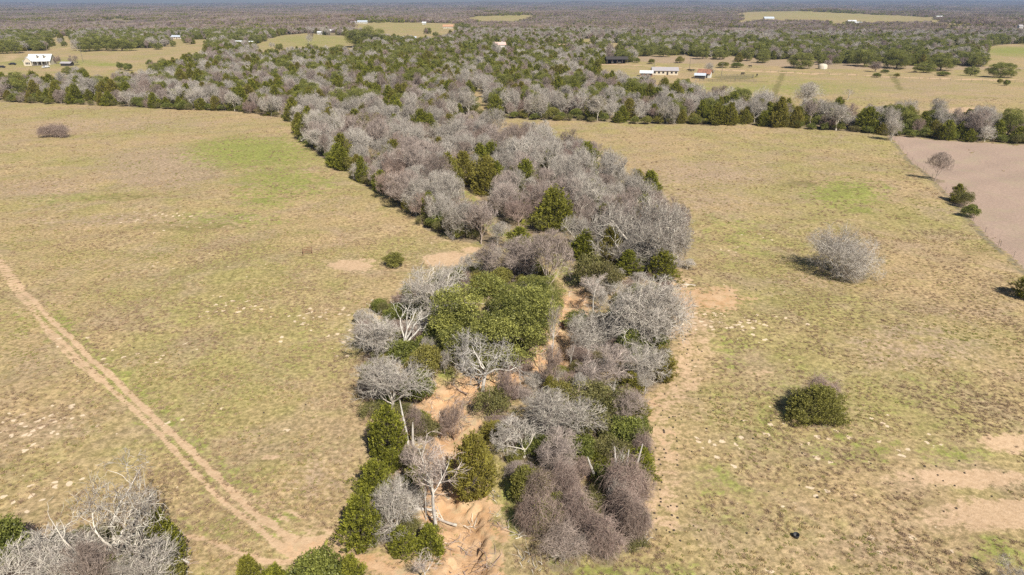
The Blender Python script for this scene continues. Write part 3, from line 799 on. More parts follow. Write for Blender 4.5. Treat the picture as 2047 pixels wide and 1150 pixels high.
    ('liveoak', 2, 6, 108, 24, 88, 'oak at the left picture edge by the driveway'),
    ('liveoak', 0, 78, 98, 26, 72, 'oak behind the white farmhouse'),
    ('liveoak', 1, 58, 97, 24, 72, 'oak between the driveway and the white farmhouse'),
    ('cedar', 1, 102, 92, 18, 76, 'small cedar behind the white farmhouse on the bank'),
    ('liveoak', 2, 180, 103, 36, 76, 'dark oak at the left end of the long evergreen clump'),
    ('liveoak', 0, 212, 101, 44, 72, 'broad oak in the middle of the long evergreen clump'),
    ('liveoak', 1, 245, 102, 48, 78, 'dark oak at the right end of the long evergreen clump'),
    ('grey', 0, 154, 102, 26, 78, 'bare grey tree at the left end of the evergreen clump'),
    ('brown', 0, 115, 128, 14, 112, 'small bare tree right of the white farmhouse'),
    ('mauve', 0, 148, 131, 20, 111, 'bare tree beside the dark garden shed'),
    ('bush', 0, 242, 140, 16, 125, 'left one of two round bushes in the brown field'),
    ('bush', 1, 257, 142, 16, 127, 'right one of two round bushes in the brown field'),
    ('bush', 2, 300, 133, 14, 120, 'dark bush at the right end of the brown field'),
    ('liveoak', 0, 140, 150, 26, 134, 'round oak below the dark garden shed, left one'),
    ('liveoak', 1, 165, 151, 20, 136, 'round oak below the dark garden shed, right one'),
    ('liveoak', 2, 855, 68, 17, 56, 'small round oak alone in the tan paddock'),
    ('liveoak', 0, 925, 64, 34, 46, 'dark oak right of the orange-roofed house'),
    ('liveoak', 1, 975, 66, 36, 52, 'dark oak in the row behind the pink house'),
    ('liveoak', 2, 1095, 74, 20, 58, 'dark oak at the left end of the far tree row'),
    ('liveoak', 0, 1118, 72, 20, 56, 'second dark oak of the far tree row'),
    ('liveoak', 1, 1150, 80, 26, 65, 'dark oak in front of the far tree row'),
    ('liveoak', 2, 1600, 137, 50, 106, 'broad dark oak with a shadowed foot beside the road'),
    ('liveoak', 0, 1524, 126, 26, 104, 'round oak beyond the reddish strip field'),
    ('liveoak', 1, 1492, 122, 28, 96, 'oak beyond the road left of the round one'),
    ('liveoak', 2, 1404, 118, 28, 92, 'dark oak at the left of the roadside grove'),
    ('liveoak', 0, 1438, 119, 32, 98, 'oak in the roadside grove with a broad crown'),
    ('liveoak', 1, 1325, 114, 30, 92, 'oak over the long barn'),
    ('cedar', 0, 1476, 124, 18, 106, 'dark cedar in front of the roadside grove'),
    ('liveoak', 1, 1728, 133, 52, 100, 'spreading oak on the lawn, first of three'),
    ('liveoak', 2, 1792, 137, 54, 102, 'spreading oak on the lawn with its trunk showing'),
    ('liveoak', 0, 1846, 145, 40, 125, 'small neat oak standing by the road in front of the others'),
    ('liveoak', 1, 1880, 141, 56, 108, 'spreading oak on the lawn, rightmost of three'),
    ('liveoak', 2, 2000, 155, 52, 126, 'dark oak by the road near the right picture edge'),
    ('liveoak', 0, 1940, 152, 26, 133, 'dark round oak left of the roadside oak at the picture edge'),
    ('bush', 0, 1445, 135, 22, 124, 'left part of the trimmed roadside bushes'),
    ('bush', 1, 1472, 135, 24, 125, 'right part of the trimmed roadside bushes'),
    ('bush', 2, 1752, 155, 16, 146, 'bush on the field side of the road'),
    ('bush', 0, 1792, 155, 12, 147, 'small bush at the top of the diagonal ditch'),
    ('bush', 1, 1769, 146, 16, 139, 'low bush on the road verge under the bare tree'),
    ('bush', 2, 1885, 152, 26, 143, 'wide low bush on the road verge'),
    ('bush', 0, 1998, 168, 11, 158, 'left one of two tiny bushes in the far field'),
    ('bush', 1, 2011, 172, 12, 160, 'right one of two tiny bushes in the far field'),
    ('mauve', 1, 1748, 144, 24, 123, 'bare tree on the road verge between the lawn oaks'),
    ('grey', 0, 1416, 150, 26, 126, 'bare tree beside the rusty barn'),
    ('mauve', 2, 1655, 137, 18, 120, 'bare tree next to the white well house'),
    ('bush', 2, 1273, 126, 12, 116, 'leftmost of the bushes along the far road verge'),
    ('bush', 0, 1302, 128, 14, 118, 'bush along the far road verge before the barn'),
    ('bush', 1, 1358, 126, 18, 113, 'tall bush on the road verge behind the ranch house'),
]
for hrow in HEROES:
    kind, v, px, by, wpx, ty, lab = hrow[:7]
    grp = None
    if kind in ('vines', 'vinesgreen', 'vinespale') and 1030 < px < 1300: grp = 'vine mounds of the tangle'
    hero(kind, v, px, by, wpx, ty, lab, grp)

# ---------------------------------------------------------------- woods: sampled on the ground beyond the near edge
HX = np.array([p[0] for p in placed]); HY = np.array([p[1] for p in placed]); HR = np.array([p[2] for p in placed])

def wedge(y0, y1, step, jit, widen=1.12):
    ys = np.arange(y0, y1, step); pts = []
    for yy in ys:
        hw = (yy * .80 + 40) * widen
        xs = np.arange(-hw, hw, step)
        pts.append(np.stack([xs, np.full(len(xs), yy)], 1))
    P = np.concatenate(pts)
    P += rng.uniform(-jit, jit, P.shape) * step
    return P[:, 0], P[:, 1]

BUILD_PX = [(80, 131, 52, 60), (135, 133, 30, 20), (355, 77, 26, 18), (475, 89, 30, 18), (500, 89, 18, 16), (667, 66, 16, 16), (640, 68, 10, 12), (725, 46, 22, 12),
            (708, 47, 10, 10), (810, 80, 34, 14), (845, 78, 14, 10), (895, 56, 20, 12), (1000, 98, 20, 10), (1123, 100, 22, 12), (1155, 118, 12, 8), (1230, 127, 30, 14),
            (1325, 146, 44, 24), (1290, 152, 40, 16), (1405, 153, 36, 22), (1645, 136, 20, 14), (925, 62, 12, 10), (2, 90, 16, 16)]

def near_building(a, b):
    r = np.zeros(a.shape, bool)
    for (bx, by, w, h) in BUILD_PX:
        r |= (np.abs(a - bx) < w * .5) & (b > by - 4) & (b < by + h * .55)
    return r

def lowfreq(x, y, seed, s):
    return noise2(x, y, s, seed)

# step 1: single trees out to ~1000 m
x, y = wedge(95, 1000, 4.7, .42)
keep = inside(x, y, FRONT)
x, y = x[keep], y[keep]
z = hgt(x, y)
inc = inside(x, y, CREEKP)
ok = inc | ~is_clear(x, y, z) | ((rng.uniform(size=x.shape) < .006) & (y > 560))
dl, _ = dist_line(x, y, PL(LANE)); ok &= dl > 3.6
a, b, dep = proj(x, y, z)
ok &= ~near_building(a, b)
for q in range(0, len(HX)):
    ok &= np.hypot(x - HX[q], y - HY[q]) > HR[q] + 1.0
gap = lowfreq(x, y, 31, 38)
gap2 = lowfreq(x, y, 36, 150) * ~inc
ok &= (gap < 1.25) & ~((gap2 > 1.25) & (y > 420)) & (rng.uniform(size=x.shape) < np.where(inc, .93, .86))
# a few sunny gaps of bare ground inside the creek wood
for (gx, gy, gr) in [(845, 300, 3.5), (905, 345, 4.0), (870, 330, 3.0), (955, 195, 7), (1235, 505, 2.0)]:
    c = g0(gx, gy); ok &= np.hypot(x - c[0], y - c[1]) > gr
x, y, z, a, b, dep, inc = [q[ok] for q in (x, y, z, a, b, dep, inc)]

def seg_dist(x, y, pts):
    return dist_line(x, y, PL(pts))[0]
d_edge = np.minimum(seg_dist(x, y, FRONT_L + CREEK[1:9]), seg_dist(x, y, FRONT_R))
gz = lowfreq(x, y, 41, 30) + .6 * lowfreq(x, y, 42, 90)
base = np.where(inc, .24, .46)
centre = np.exp(-(((a - 760) / 420) ** 2 + ((b - 130) / 45) ** 2))
base = base + .38 * centre * ~inc
base = np.where(b < 85, .34, base)
base = np.where((a < 280) & (b > 150), .6, base)
oakband = (a > 1230) & (b > 84) & (b < 138) | (a < 560) & (b > 52) & (b < 104)
base = np.where(oakband, .62, base)
pg = np.clip(base + .20 * gz, .03, .9)
pg = np.where((d_edge < 6) & ~inc, np.maximum(pg, .5), pg)
pg = np.where((d_edge < 5) & inc, np.maximum(pg, .34), pg)
green = rng.uniform(size=x.shape) < pg
u = rng.uniform(size=x.shape)
kinds = np.empty(x.shape, object)
brownzone = inc & (lowfreq(x, y, 44, 45) > -.1) & (a > 930)
kinds[:] = 'grey'
kinds[(u > .55)] = 'mauve'
kinds[(u > .85)] = 'brown'
kinds[brownzone & (u > .25)] = 'mauve'
kinds[brownzone & (u > .72)] = 'brown'
u2 = rng.uniform(size=x.shape)
kinds[green] = 'cedar'
kinds[green & (u2 > .80)] = 'liveoak'
kinds[green & oakband & (u2 > .3)] = 'liveoak'
kinds[green & (u2 > .55) & (d_edge < 6)] = 'bush'
kinds[green & inc & (u2 > .7)] = 'olive'
W0 = dict(grey=6.2, mauve=5.6, brown=5.0, cedar=5.3, liveoak=8.0, bush=4.2, olive=4.0)
H0 = dict(grey=7.0, mauve=6.4, brown=5.6, cedar=6.3, liveoak=6.6, bush=3.0, olive=2.8)
sca = rng.uniform(.68, 1.34, x.shape)
w = np.array([W0[k] for k in kinds]) * sca; h = np.array([H0[k] for k in kinds]) * sca * rng.uniform(.85, 1.15, x.shape)
rz = rng.uniform(0, 6.28, x.shape)
vi = rng.integers(0, 12, x.shape)

# understorey bushes along the sunlit left edge and inside the creek wood
def along(pts, step, off0, off1, seed):
    r = np.random.default_rng(seed); P = PL(pts); out = []
    for i in range(len(P) - 1):
        d = P[i + 1] - P[i]; L = np.hypot(*d); nrm = np.array([-d[1], d[0]]) / L
        for t in np.arange(r.uniform(0, step), L, step):
            out.append(P[i] + d * t / L + nrm * r.uniform(off0, off1))
    return np.array(out)
E1 = along(CREEK[1:9], 2.3, .2, 2.6, 5); E2 = along(FRONT_R[1:], 4.2, -.5, 2.0, 6); E3 = along(FRONT_L[2:], 5.0, -.5, 2.0, 7)
E4 = along(CREEK[9:14], 3.6, -.5, 2.5, 8)
ex = np.concatenate([E1, E2, E3, E4])
az_, bz_, _ = proj(ex[:, 0], ex[:, 1], hgt(ex[:, 0], ex[:, 1]))
ex = ex[~((az_ > 1476) & (az_ < 1504))]
ek = np.array([['bush', 'bush', 'olive', 'grey', 'olive', 'cedar'][i] for i in rng.integers(0, 6, len(ex))], object)
ew = np.array([W0[k] for k in ek]) * rng.uniform(.65, 1.05, len(ex)); eh = np.array([H0[k] for k in ek]) * rng.uniform(.6, 1.0, len(ex))
x = np.concatenate([x, ex[:, 0]]); y = np.concatenate([y, ex[:, 1]]); z = hgt(x, y)
kinds = np.concatenate([kinds, ek]); w = np.concatenate([w, ew]); h = np.concatenate([h, eh])
rz = np.concatenate([rz, rng.uniform(0, 6.28, len(ex))]); vi = np.concatenate([vi, rng.integers(0, 12, len(ex))])
a, b, dep = proj(x, y, z)
inc = inside(x, y, CREEKP)
dist = np.hypot(x, y)

# ragged low growth filling the thicket between the hand-placed plants
FILL = [[(720, 640), (800, 600), (880, 560), (990, 520), (1100, 560), (1090, 650), (1110, 720), (1000, 730), (900, 740), (860, 790), (850, 900), (870, 960), (850, 1090), (760, 1090), (720, 1080), (735, 960), (760, 900), (735, 830), (725, 760)],
        [(970, 790), (1060, 770), (1180, 700), (1180, 560), (1330, 540), (1335, 640), (1330, 740), (1280, 790), (1290, 900), (1285, 960), (1300, 1080), (1240, 1110), (1120, 1110), (1050, 1070), (1040, 960), (975, 880)],
        [(0, 1100), (120, 1080), (240, 1075), (360, 1100), (360, 1200), (0, 1200)]]
fx, fy, fk, fw, fh_ = [], [], [], [], []
r = np.random.default_rng(91)
for P in FILL:
    Pg = np.array([gp(*p)[:2] for p in P]); lo, hi = Pg.min(0), Pg.max(0)
    for _ in range(1500):
        qx, qy = r.uniform(lo, hi)
        if not inside(np.array([qx]), np.array([qy]), Pg)[0]: continue
        if dist_line(np.array([qx]), np.array([qy]), GULLY)[0][0] < 2.6: continue
        if any((qx - ax_) ** 2 + (qy - ay_) ** 2 < 1.9 ** 2 for ax_, ay_ in zip(fx, fy)): continue
        fx.append(qx); fy.append(qy); kk = r.choice(['bush', 'olive', 'brown', 'mauve', 'grey', 'vines', 'cedar'], p=[.22, .22, .16, .14, .1, .10, .06]); fk.append(kk)
        fw.append(r.uniform(1.6, 3.2)); fh_.append(r.uniform(.9, 2.3) * (1.3 if kk in ('brown', 'mauve', 'grey', 'cedar') else .9))
fx = np.array(fx); fy = np.array(fy); nf = len(fx)
W0['vines'] = 3; x = np.concatenate([x, fx]); y = np.concatenate([y, fy]); kinds = np.concatenate([kinds, np.array(fk, object)]); w = np.concatenate([w, fw]); h = np.concatenate([h, fh_])
rz = np.concatenate([rz, r.uniform(0, 6.28, nf)]); vi = np.concatenate([vi, r.integers(0, 12, nf)]); z = hgt(x, y)
a, b, dep = proj(x, y, z); inc = inside(x, y, CREEKP); dist = np.hypot(x, y)
print('infill', nf)
# which of them are objects of their own: the ones that show largest
cats = np.array([CATNAME[KINDNAME[k]] for k in kinds], object)
nhero = {}
for hrow in HEROES:
    c = CATNAME[KINDNAME[hrow[0]]]; nhero[c] = nhero.get(c, 0) + 1
inview = (a > -10) & (a < IW + 10) & (b < IH)
single = np.zeros(x.shape, bool)
for c in ('bare tree', 'cedar tree', 'oak tree', 'bush', 'vine-covered tree'):
    idx = np.where((cats == c) & inview)[0]
    idx = idx[np.argsort(dep[idx] / w[idx])]
    single[idx[:290 - nhero.get(c, 0)]] = True

LOOK = dict(grey=['pale grey', 'silvery grey', 'light grey', 'ash grey'], mauve=['mauve', 'dusky mauve', 'pale mauve'], brown=['brown', 'reddish brown'],
            cedar=['dark', 'pointed', 'rounded', 'slim'], liveoak=['dark', 'broad', 'dense'], bush=['dark green', 'bright green', 'green'], olive=['olive', 'dull olive'], vines=['small', 'low'])
CELLS = [  # landmark point on the photo, phrase
    (760, 690, 'around the bare silvery tree and white snag'), (840, 620, 'behind the white snag, left of the big oak'), (950, 560, 'behind the big green oak'), (1060, 590, 'between the big oak and the mauve trees'),
    (1000, 725, 'at the front foot of the big oak'), (790, 830, 'behind the bronze-tipped cedar'), (830, 930, 'around the twin white poles'), (790, 1040, 'in the brush between the track cedars'),
    (1230, 640, 'under the huge pale round oak'), (1290, 700, 'on the trail side of the huge oak'), (1240, 560, 'between the two great pale oaks'), (1190, 740, 'in the creek bend below the huge oak'),
    (1060, 820, 'behind the fan-shaped grey tree'), (1190, 850, 'in the olive brush of the lower thicket'), (1260, 900, 'in the brush next to the cattle trail'), (1090, 950, 'at the foot of the fan-shaped tree'),
    (1200, 980, 'between the broken stems and vine mounds'), (1080, 1050, 'on the gully side of the vine tangle'), (1200, 1080, 'under the nearest vine mounds'), (1280, 1030, 'at the trail side of the vine tangle'),
    (80, 1130, 'in the silver brush at bottom left'), (270, 1140, 'around the foot of the dead oak'),
    (640, 290, 'behind the corner cedar of the creek wood'), (700, 330, 'on the pasture edge facing the bright green grass'), (760, 370, 'on the curved pasture edge below the green grass'),
    (830, 425, 'on the pasture edge above the pale dirt patch'), (905, 465, 'at the near tip left of the grassy lane'), (930, 400, 'left of the top of the grassy lane'),
    (1010, 440, 'right of the grassy lane'), (1080, 465, 'at the lower end of the grassy lane'), (860, 330, 'around the sunny gaps in the creek wood'),
    (760, 300, 'in the left half of the creek wood'), (700, 260, 'in the upper left of the creek wood'), (800, 250, 'at the upper neck of the creek wood'),
    (880, 260, 'where the creek wood meets the far wood'), (960, 300, 'on the upper right rim of the creek wood'), (1050, 320, 'on the rim facing the right pasture'),
    (1130, 330, 'at the upper right corner of the creek wood'), (1180, 370, 'below the upper right corner of the creek wood'), (1000, 370, 'in the middle of the creek wood'),
    (1090, 390, 'in the brownish heart of the creek wood'), (1150, 440, 'behind the olive bushes on the creek bank'), (1200, 420, 'left of the sprawling white-limbed oak'),
    (1240, 390, 'behind the sprawling white-limbed oak'), (1300, 400, 'on the right flank above the sprawling oak'), (1190, 490, 'below the brownish heart near the creek'),
    (50, 198, 'at the far left end of the left hedgerow'), (160, 200, 'in the left hedgerow below the farmhouse'), (270, 205, 'in the left hedgerow at its first bend'),
    (380, 210, 'midway along the left hedgerow'), (480, 218, 'in the left hedgerow toward the creek wood'), (560, 225, 'where the left hedgerow meets the creek wood'),
    (640, 215, 'behind the corner where the pasture ends'), (750, 210, 'in the far wood above the creek wood'), (860, 215, 'in the far wood left of the small gap'),
    (980, 225, 'right of the small gap in the far wood'), (1060, 235, 'at the left end of the right hedgerow'), (1150, 238, 'in the right hedgerow before the first rise'),
    (1250, 242, 'in the right hedgerow above the pasture'), (1350, 245, 'in the right hedgerow left of the paired cedars'), (1500, 245, 'at the gap right of the paired cedars'),
    (1600, 255, 'in the right hedgerow by the tallest cedar'), (1700, 262, 'in the right hedgerow beside the wispy tree'), (1780, 272, 'at the corner of the pinkish field'),
    (1870, 275, 'behind the pinkish field, left part'), (1960, 282, 'behind the pinkish field, right part'), (2040, 286, 'behind the pinkish field at the picture edge'),
    (100, 175, 'in the belt below the farmhouse lawn'), (300, 180, 'in the belt below the brown field'), (500, 180, 'in the mixed wood left of centre'),
    (700, 175, 'in the mixed wood at the centre'), (900, 180, 'in the mixed wood right of centre'), (1100, 190, 'in the mixed wood above the right hedgerow'),
    (1300, 200, 'in the mixed wood below the ranch house')]
CX = np.array([g0(c[0], c[1]) for c in CELLS])
ORD = ['first', 'second', 'third', 'fourth', 'fifth', 'sixth', 'seventh', 'eighth', 'ninth', 'tenth', 'eleventh', 'twelfth', 'thirteenth', 'fourteenth', 'fifteenth', 'sixteenth', 'seventeenth', 'eighteenth', 'nineteenth', 'twentieth']
PLUR = {'vine-covered tree': 'vine-draped shrubs', 'bare tree': 'bare trees', 'cedar tree': 'cedars', 'oak tree': 'leafy oaks', 'bush': 'bushes'}
SING = {'vine-covered tree': 'vine-draped shrub', 'bare tree': 'bare tree', 'cedar tree': 'cedar', 'oak tree': 'leafy oak', 'bush': 'bush'}
si = np.where(single)[0]
cells = {}
for i in si:
    # compare by photo neighbourhood of the foot: ground distances shrink with depth
    k = int(np.argmin(np.hypot(a[i] - np.array([c[0] for c in CELLS]), 2.2 * (b[i] - np.array([c[1] for c in CELLS])))))
    lk = LOOK[kinds[i]][vi[i] % len(LOOK[kinds[i]])]
    cells.setdefault((k, lk, cats[i]), []).append(i)
for (k, lk, c), mem in cells.items():
    mem.sort(key=lambda i: a[i])
    for j, i in enumerate(mem):
        ph = CELLS[k][2]
        if len(mem) == 1: lab = f"{lk} {SING[c]} {ph}"
        else: lab = f"{ORD[min(j, 19)]} {lk} {SING[c]} from left, {ph}"
        where = 'in the near thicket' if b[i] > 500 else 'in the creek wood' if inc[i] else 'in the hedgerows and far wood'
        plant(kinds[i], vi[i] % len(VAR[kinds[i]]), x[i], y[i], z[i], w[i], h[i], rz[i], lab, f"{PLUR[c]} {where}", parts=dep[i] < 175)

# ---------------------------------------------------------------- the rest of the woods: one object of kind stuff per look, as instances on points
def scatter_object(name, label, pts, idx, rzs, scl, sources):
    me = bpy.data.meshes.new(name)
    me.vertices.add(len(pts)); me.vertices.foreach_set('co', np.asarray(pts, np.float32).ravel())
    for an, ty, dat, key in (('vi', 'INT', idx.astype(np.int32), 'value'), ('rz', 'FLOAT_VECTOR', np.stack([rzs * 0, rzs * 0, rzs], 1).astype(np.float32), 'vector'),
                             ('scl', 'FLOAT_VECTOR', scl.astype(np.float32), 'vector')):
        at = me.attributes.new(an, ty, 'POINT'); at.data.foreach_set(key, dat.ravel())
    o = link(name, me)
    ng = bpy.data.node_groups.new(name, 'GeometryNodeTree')
    ng.interface.new_socket('Geometry', in_out='INPUT', socket_type='NodeSocketGeometry')
    ng.interface.new_socket('Geometry', in_out='OUTPUT', socket_type='NodeSocketGeometry')
    N = ng.nodes; gi = N.new('NodeGroupInput'); go = N.new('NodeGroupOutput')
    iop = N.new('GeometryNodeInstanceOnPoints'); ji = N.new('GeometryNodeJoinGeometry')
    for s in sources:
        oi = N.new('GeometryNodeObjectInfo'); oi.inputs['Object'].default_value = s; oi.inputs['As Instance'].default_value = True
        ng.links.new(oi.outputs['Geometry'], ji.inputs[0])
    def attr(nm, ty):
        q = N.new('GeometryNodeInputNamedAttribute'); q.data_type = ty; q.inputs[0].default_value = nm
        return q.outputs['Attribute']
    ng.links.new(gi.outputs[0], iop.inputs['Points']); ng.links.new(ji.outputs[0], iop.inputs['Instance'])
    iop.inputs['Pick Instance'].default_value = True
    ng.links.new(attr('vi', 'INT'), iop.inputs['Instance Index'])
    e2r = N.new('FunctionNodeEulerToRotation'); ng.links.new(attr('rz', 'FLOAT_VECTOR'), e2r.inputs[0])
    ng.links.new(e2r.outputs[0], iop.inputs['Rotation']); ng.links.new(attr('scl', 'FLOAT_VECTOR'), iop.inputs['Scale'])
    ng.links.new(iop.outputs[0], go.inputs[0])
    md = o.modifiers.new('scatter', 'NODES'); md.node_group = ng
    return tag(o, label, kind='stuff')

SRC = {}
def source(mesh):
    if mesh.name not in SRC:
        SRC[mesh.name] = bpy.data.objects.new(mesh.name, mesh)      # not linked: only a shape for the scatter
    return SRC[mesh.name]

rest = ~single
for nm, label, ks in (('bare_woods', 'grey leafless woods filling the land toward the horizon', ('grey', 'mauve', 'brown')),
                      ('cedar_woods', 'dark green cedars mixed through the far woods', ('cedar',)),
                      ('oak_woods', 'evergreen oaks mixed through the far woods', ('liveoak',)),
                      ('undergrowth', 'low green and olive brush under the far woods', ('bush', 'olive', 'vines'))):
    src = []; off = {}; W_, H_ = [], []
    for k in ks:
        off[k] = len(src)
        for q in VAR[k]: src.append(source(q['whole'])); W_.append(q['W']); H_.append(q['H'])
    m = rest & np.isin(kinds, ks)
    ii = np.where(m)[0]
    id_ = np.array([off[kinds[i]] + vi[i] % len(VAR[kinds[i]]) for i in ii])
    # the join hands its pieces over in reverse order of the links or not; sizes are close within a look, so either reading fits
    sc3 = np.stack([w[ii] / np.array(W_)[id_], w[ii] / np.array(W_)[id_], h[ii] / np.array(H_)[id_]], 1)
    scatter_object(nm, label, np.stack([x[ii], y[ii], z[ii]], 1), id_, rz[ii], sc3, src)

# far woods: patches of whole groves
def low_tree(mb, x0, y0, w, h, kind, r, slot):
    if kind == 'bare':
        n = 110
        c = np.array([x0, y0, h * .55]); ax = np.array([w / 2, w / 2, h * .45])
        u = sph(r, n); s = np.array([[x0, y0, h * .25]]) + (c + u * ax * .9 - [x0, y0, h * .25]) * r.uniform(.3, .8, (n, 1))
        P = np.stack([s, c + u * ax * r.uniform(.85, 1.05, (n, 1))], 1)
        mb.tubes(P, np.array([[.085, .035]]) * w / 6 * np.ones((n, 1)), 3, slot, np.clip(r.normal(.22, .25, n), 0, 1))  # low tint: the self-shadow these sparse crowns lack is put into the colour
    else:
        n = 130
        u = sph(r, n)
        C = np.array([x0, y0, h * .5]) + u * np.array([w / 2, w / 2, h * .5]) * r.uniform(.7, 1.0, (n, 1)) * (1.1 - .5 * (u[:, 2:3] > .2) * (kind == 'cedar'))
        mb.leaves(C, u + .7 * r.normal(size=u.shape), r.uniform(.45, .8, n) * w / 6, r.uniform(.3, .5, n) * w / 6, np.clip(r.normal(.5, .3, n), 0, 1), slot, r)

def patch(seed, size, n, frac):
    r = np.random.default_rng(seed); mb = MB()
    for i in range(n):
        px_, py_ = r.uniform(-size / 2, size / 2, 2)
        k = 'cedar' if r.uniform() < frac else 'bare'
        ww = r.uniform(5, 9.5); hh = r.uniform(5.5, 8.5)
        low_tree(mb, px_, py_, ww, hh, k, r, {'bare': int(r.uniform() < .5), 'cedar': 2}[k])
    return mb.mesh(f'grove_{seed}', [M['bark_mauve'], M['bark_brown'], M['leaf_cedar']])
PA = [source(patch(300 + i, 34, 30, f)) for i, f in enumerate([.14, .22, .32, .46, .7])]

def far_patches(y0, y1, step, scale, name, label):
    x, y = wedge(y0, y1, step, .5)
    z = hgt(x, y)
    ok = ~is_clear(x, y, z, 8)
    a, b, _ = proj(x, y, z)
    ok &= ~near_building(a, b)
    op = lowfreq(x, y, 51, 700) + .5 * lowfreq(x, y, 52, 260)
    ok &= (op < 1.35)
    x, y, z = x[ok], y[ok], z[ok]
    n = len(x)
    gz = .8 * lowfreq(x, y, 53, 300) + .55 * lowfreq(x, y, 54, 110) + rng.normal(size=n) * .35
    idx = np.digitize(gz, [-.5, .1, .6, 1.15])
    s = scale * rng.uniform(.9, 1.15, n)
    scatter_object(name, label, np.stack([x, y, z - .2], 1), idx, rng.uniform(0, 6.28, n), np.stack([s, s, np.where(scale > 1, .7, 1) * s], 1), PA)
far_patches(990, 3600, 30, 1.0, 'distant_woods', 'leafless and cedar woods between the clearings near the horizon')
far_patches(3600, 9600, 62, 2.1, 'horizon_woods', 'blue hazed woods on the ridges below the sky')

# ---------------------------------------------------------------- ground sheet
def axis(lo, near0, near1, hi, d0, g):
    mid = np.arange(near0, near1, d0); out = [mid[-1]]; d = d0
    while out[-1] < hi: d *= g; out.append(out[-1] + d)
    low = [mid[0]]; d = d0
    while low[-1] > lo: d *= g; low.append(low[-1] - d)
    return np.array(low[:0:-1] + list(mid) + out[1:])
gx = axis(-11000, -55, 58, 11000, .30, 1.018)
gy = axis(-400, 33, 112, 9900, .30, 1.014)
X, Y = np.meshgrid(gx, gy)
Z = hgt(X, Y)
nx, ny = len(gx), len(gy)
ch = {k: np.zeros(X.shape) for k in ('green', 'dirt', 'orange', 'mauve', 'dark', 'wood', 'fleck', 'pink')}
for (pts, hw, c, s) in LINES:
    P = PL(pts)
    mrg = hw * 4 + 3
    m = (X > P[:, 0].min() - mrg) & (X < P[:, 0].max() + mrg) & (Y > P[:, 1].min() - mrg) & (Y < P[:, 1].max() + mrg)
    wob = 1 + .25 * noise2(X[m], Y[m], 3.1, 77)
    d, _ = dist_line(X[m], Y[m], P)
    v = s * (1 - sstep(.35, 1.25, d / (hw * wob)))
    ch[c][m] = np.maximum(ch[c][m], v)
for (px, py, rx, ry, c, s) in ELLS:
    v = s * ell(X, Y, px, py, rx, ry, .45 if rx < 25 else .8)
    ch[c] = np.maximum(ch[c], v)
mp = inside(X, Y, PURPLE); pdist, _ = dist_line(X, Y, PURPLE[:10]); ch['pink'] = np.clip(.5 + np.where(mp, 1, -1) * pdist / 3.2, 0, 1)
wd = inside(X, Y, FRONT)
far = Y > 1000
clr = np.zeros(X.shape, bool)
mm = wd & ~inside(X, Y, CREEKP)
clr[mm] = is_clear(X[mm], Y[mm], Z[mm])
ch['wood'] = (wd & ~clr).astype(float)
lm, _ = dist_line(X, Y, PL(LANE)); ch['wood'] *= sstep(1.5, 3.5, lm)
for i in range(len(HX)):
    if HY[i] < 200:
        m = (np.abs(X - HX[i]) < HR[i] * 2) & (np.abs(Y - HY[i]) < HR[i] * 2)
        ch['wood'][m] = np.maximum(ch['wood'][m], .75 * (1 - sstep(.55, 1.1, np.hypot(X[m] - HX[i], Y[m] - HY[i]) / HR[i])))
strip = poly([(1270, 112), (1400, 112), (1640, 122), (2047, 136), (2047, 140), (1640, 138), (1500, 130), (1270, 124)])
ch['mauve'] = np.maximum(ch['mauve'], .8 * inside(X, Y, strip))
idx = np.arange(nx * ny).reshape(ny, nx)
Q = np.stack([idx[:-1, :-1], idx[:-1, 1:], idx[1:, 1:], idx[1:, :-1]], -1).reshape(-1, 4)
me = bpy.data.meshes.new('ground')
me.vertices.add(nx * ny); me.vertices.foreach_set('co', np.stack([X, Y, Z], -1).astype(np.float32).ravel())
me.loops.add(len(Q) * 4); me.loops.foreach_set('vertex_index', Q.astype(np.int32).ravel())
me.polygons.add(len(Q)); me.polygons.foreach_set('loop_start', np.arange(0, len(Q) * 4, 4, dtype=np.int32))
me.polygons.foreach_set('loop_total', np.full(len(Q), 4, np.int32)); me.polygons.foreach_set('use_smooth', np.ones(len(Q), bool))
for nm, ks in (('mask_a', ('green', 'dirt', 'orange', 'mauve')), ('mask_b', ('dark', 'wood', 'fleck', 'pink'))):
    at = me.attributes.new(nm, 'FLOAT_COLOR', 'POINT')
    at.data.foreach_set('color', np.stack([ch[k] for k in ks], -1).astype(np.float32).ravel())
me.update(calc_edges=True)

k = NT('pasture_ground')
geo = k.n("ShaderNodeNewGeometry").outputs['Position']
def attr4(nm):
    at = k.n("ShaderNodeAttribute", attribute_name=nm)
    sp = k.n("ShaderNodeSeparateColor"); k.t.links.new(at.outputs['Color'], sp.inputs[0])
    return sp.outputs[0], sp.outputs[1], sp.outputs[2], at.outputs['Alpha']
gr, di, og, mv = attr4('mask_a'); dk, wo_, fl, pk = attr4('mask_b')
n_big = k.noise(.035, 4, .6, geo); n_mid = k.noise(.28, 5, .65, geo); n_fine = k.noise(2.0, 4, .7, geo); n_mic = k.noise(7.0, 3, .7, geo)
n_c = k.noise(.75, 3, .6, geo)
n_mid2 = k.noise(.11, 5, .6, geo, .6)
def edge(mask, lo=.30, hi=.62, amt=.55):
    """break a soft mask up with the mid and fine noises"""
    s = k.math('ADD', mask, k.math('MULTIPLY', k.math('SUBTRACT', n_mid, .5), amt * 1.5))
    s = k.math('ADD', s, k.math('MULTIPLY', k.math('SUBTRACT', n_c, .5), amt * 2.2))
    s = k.math('ADD', s, k.math('MULTIPLY', k.math('SUBTRACT', n_fine, .5), amt * 1.8))
    return k.math('MULTIPLY', k.ramp(s, lo, hi), k.ramp(mask, .04, .3))
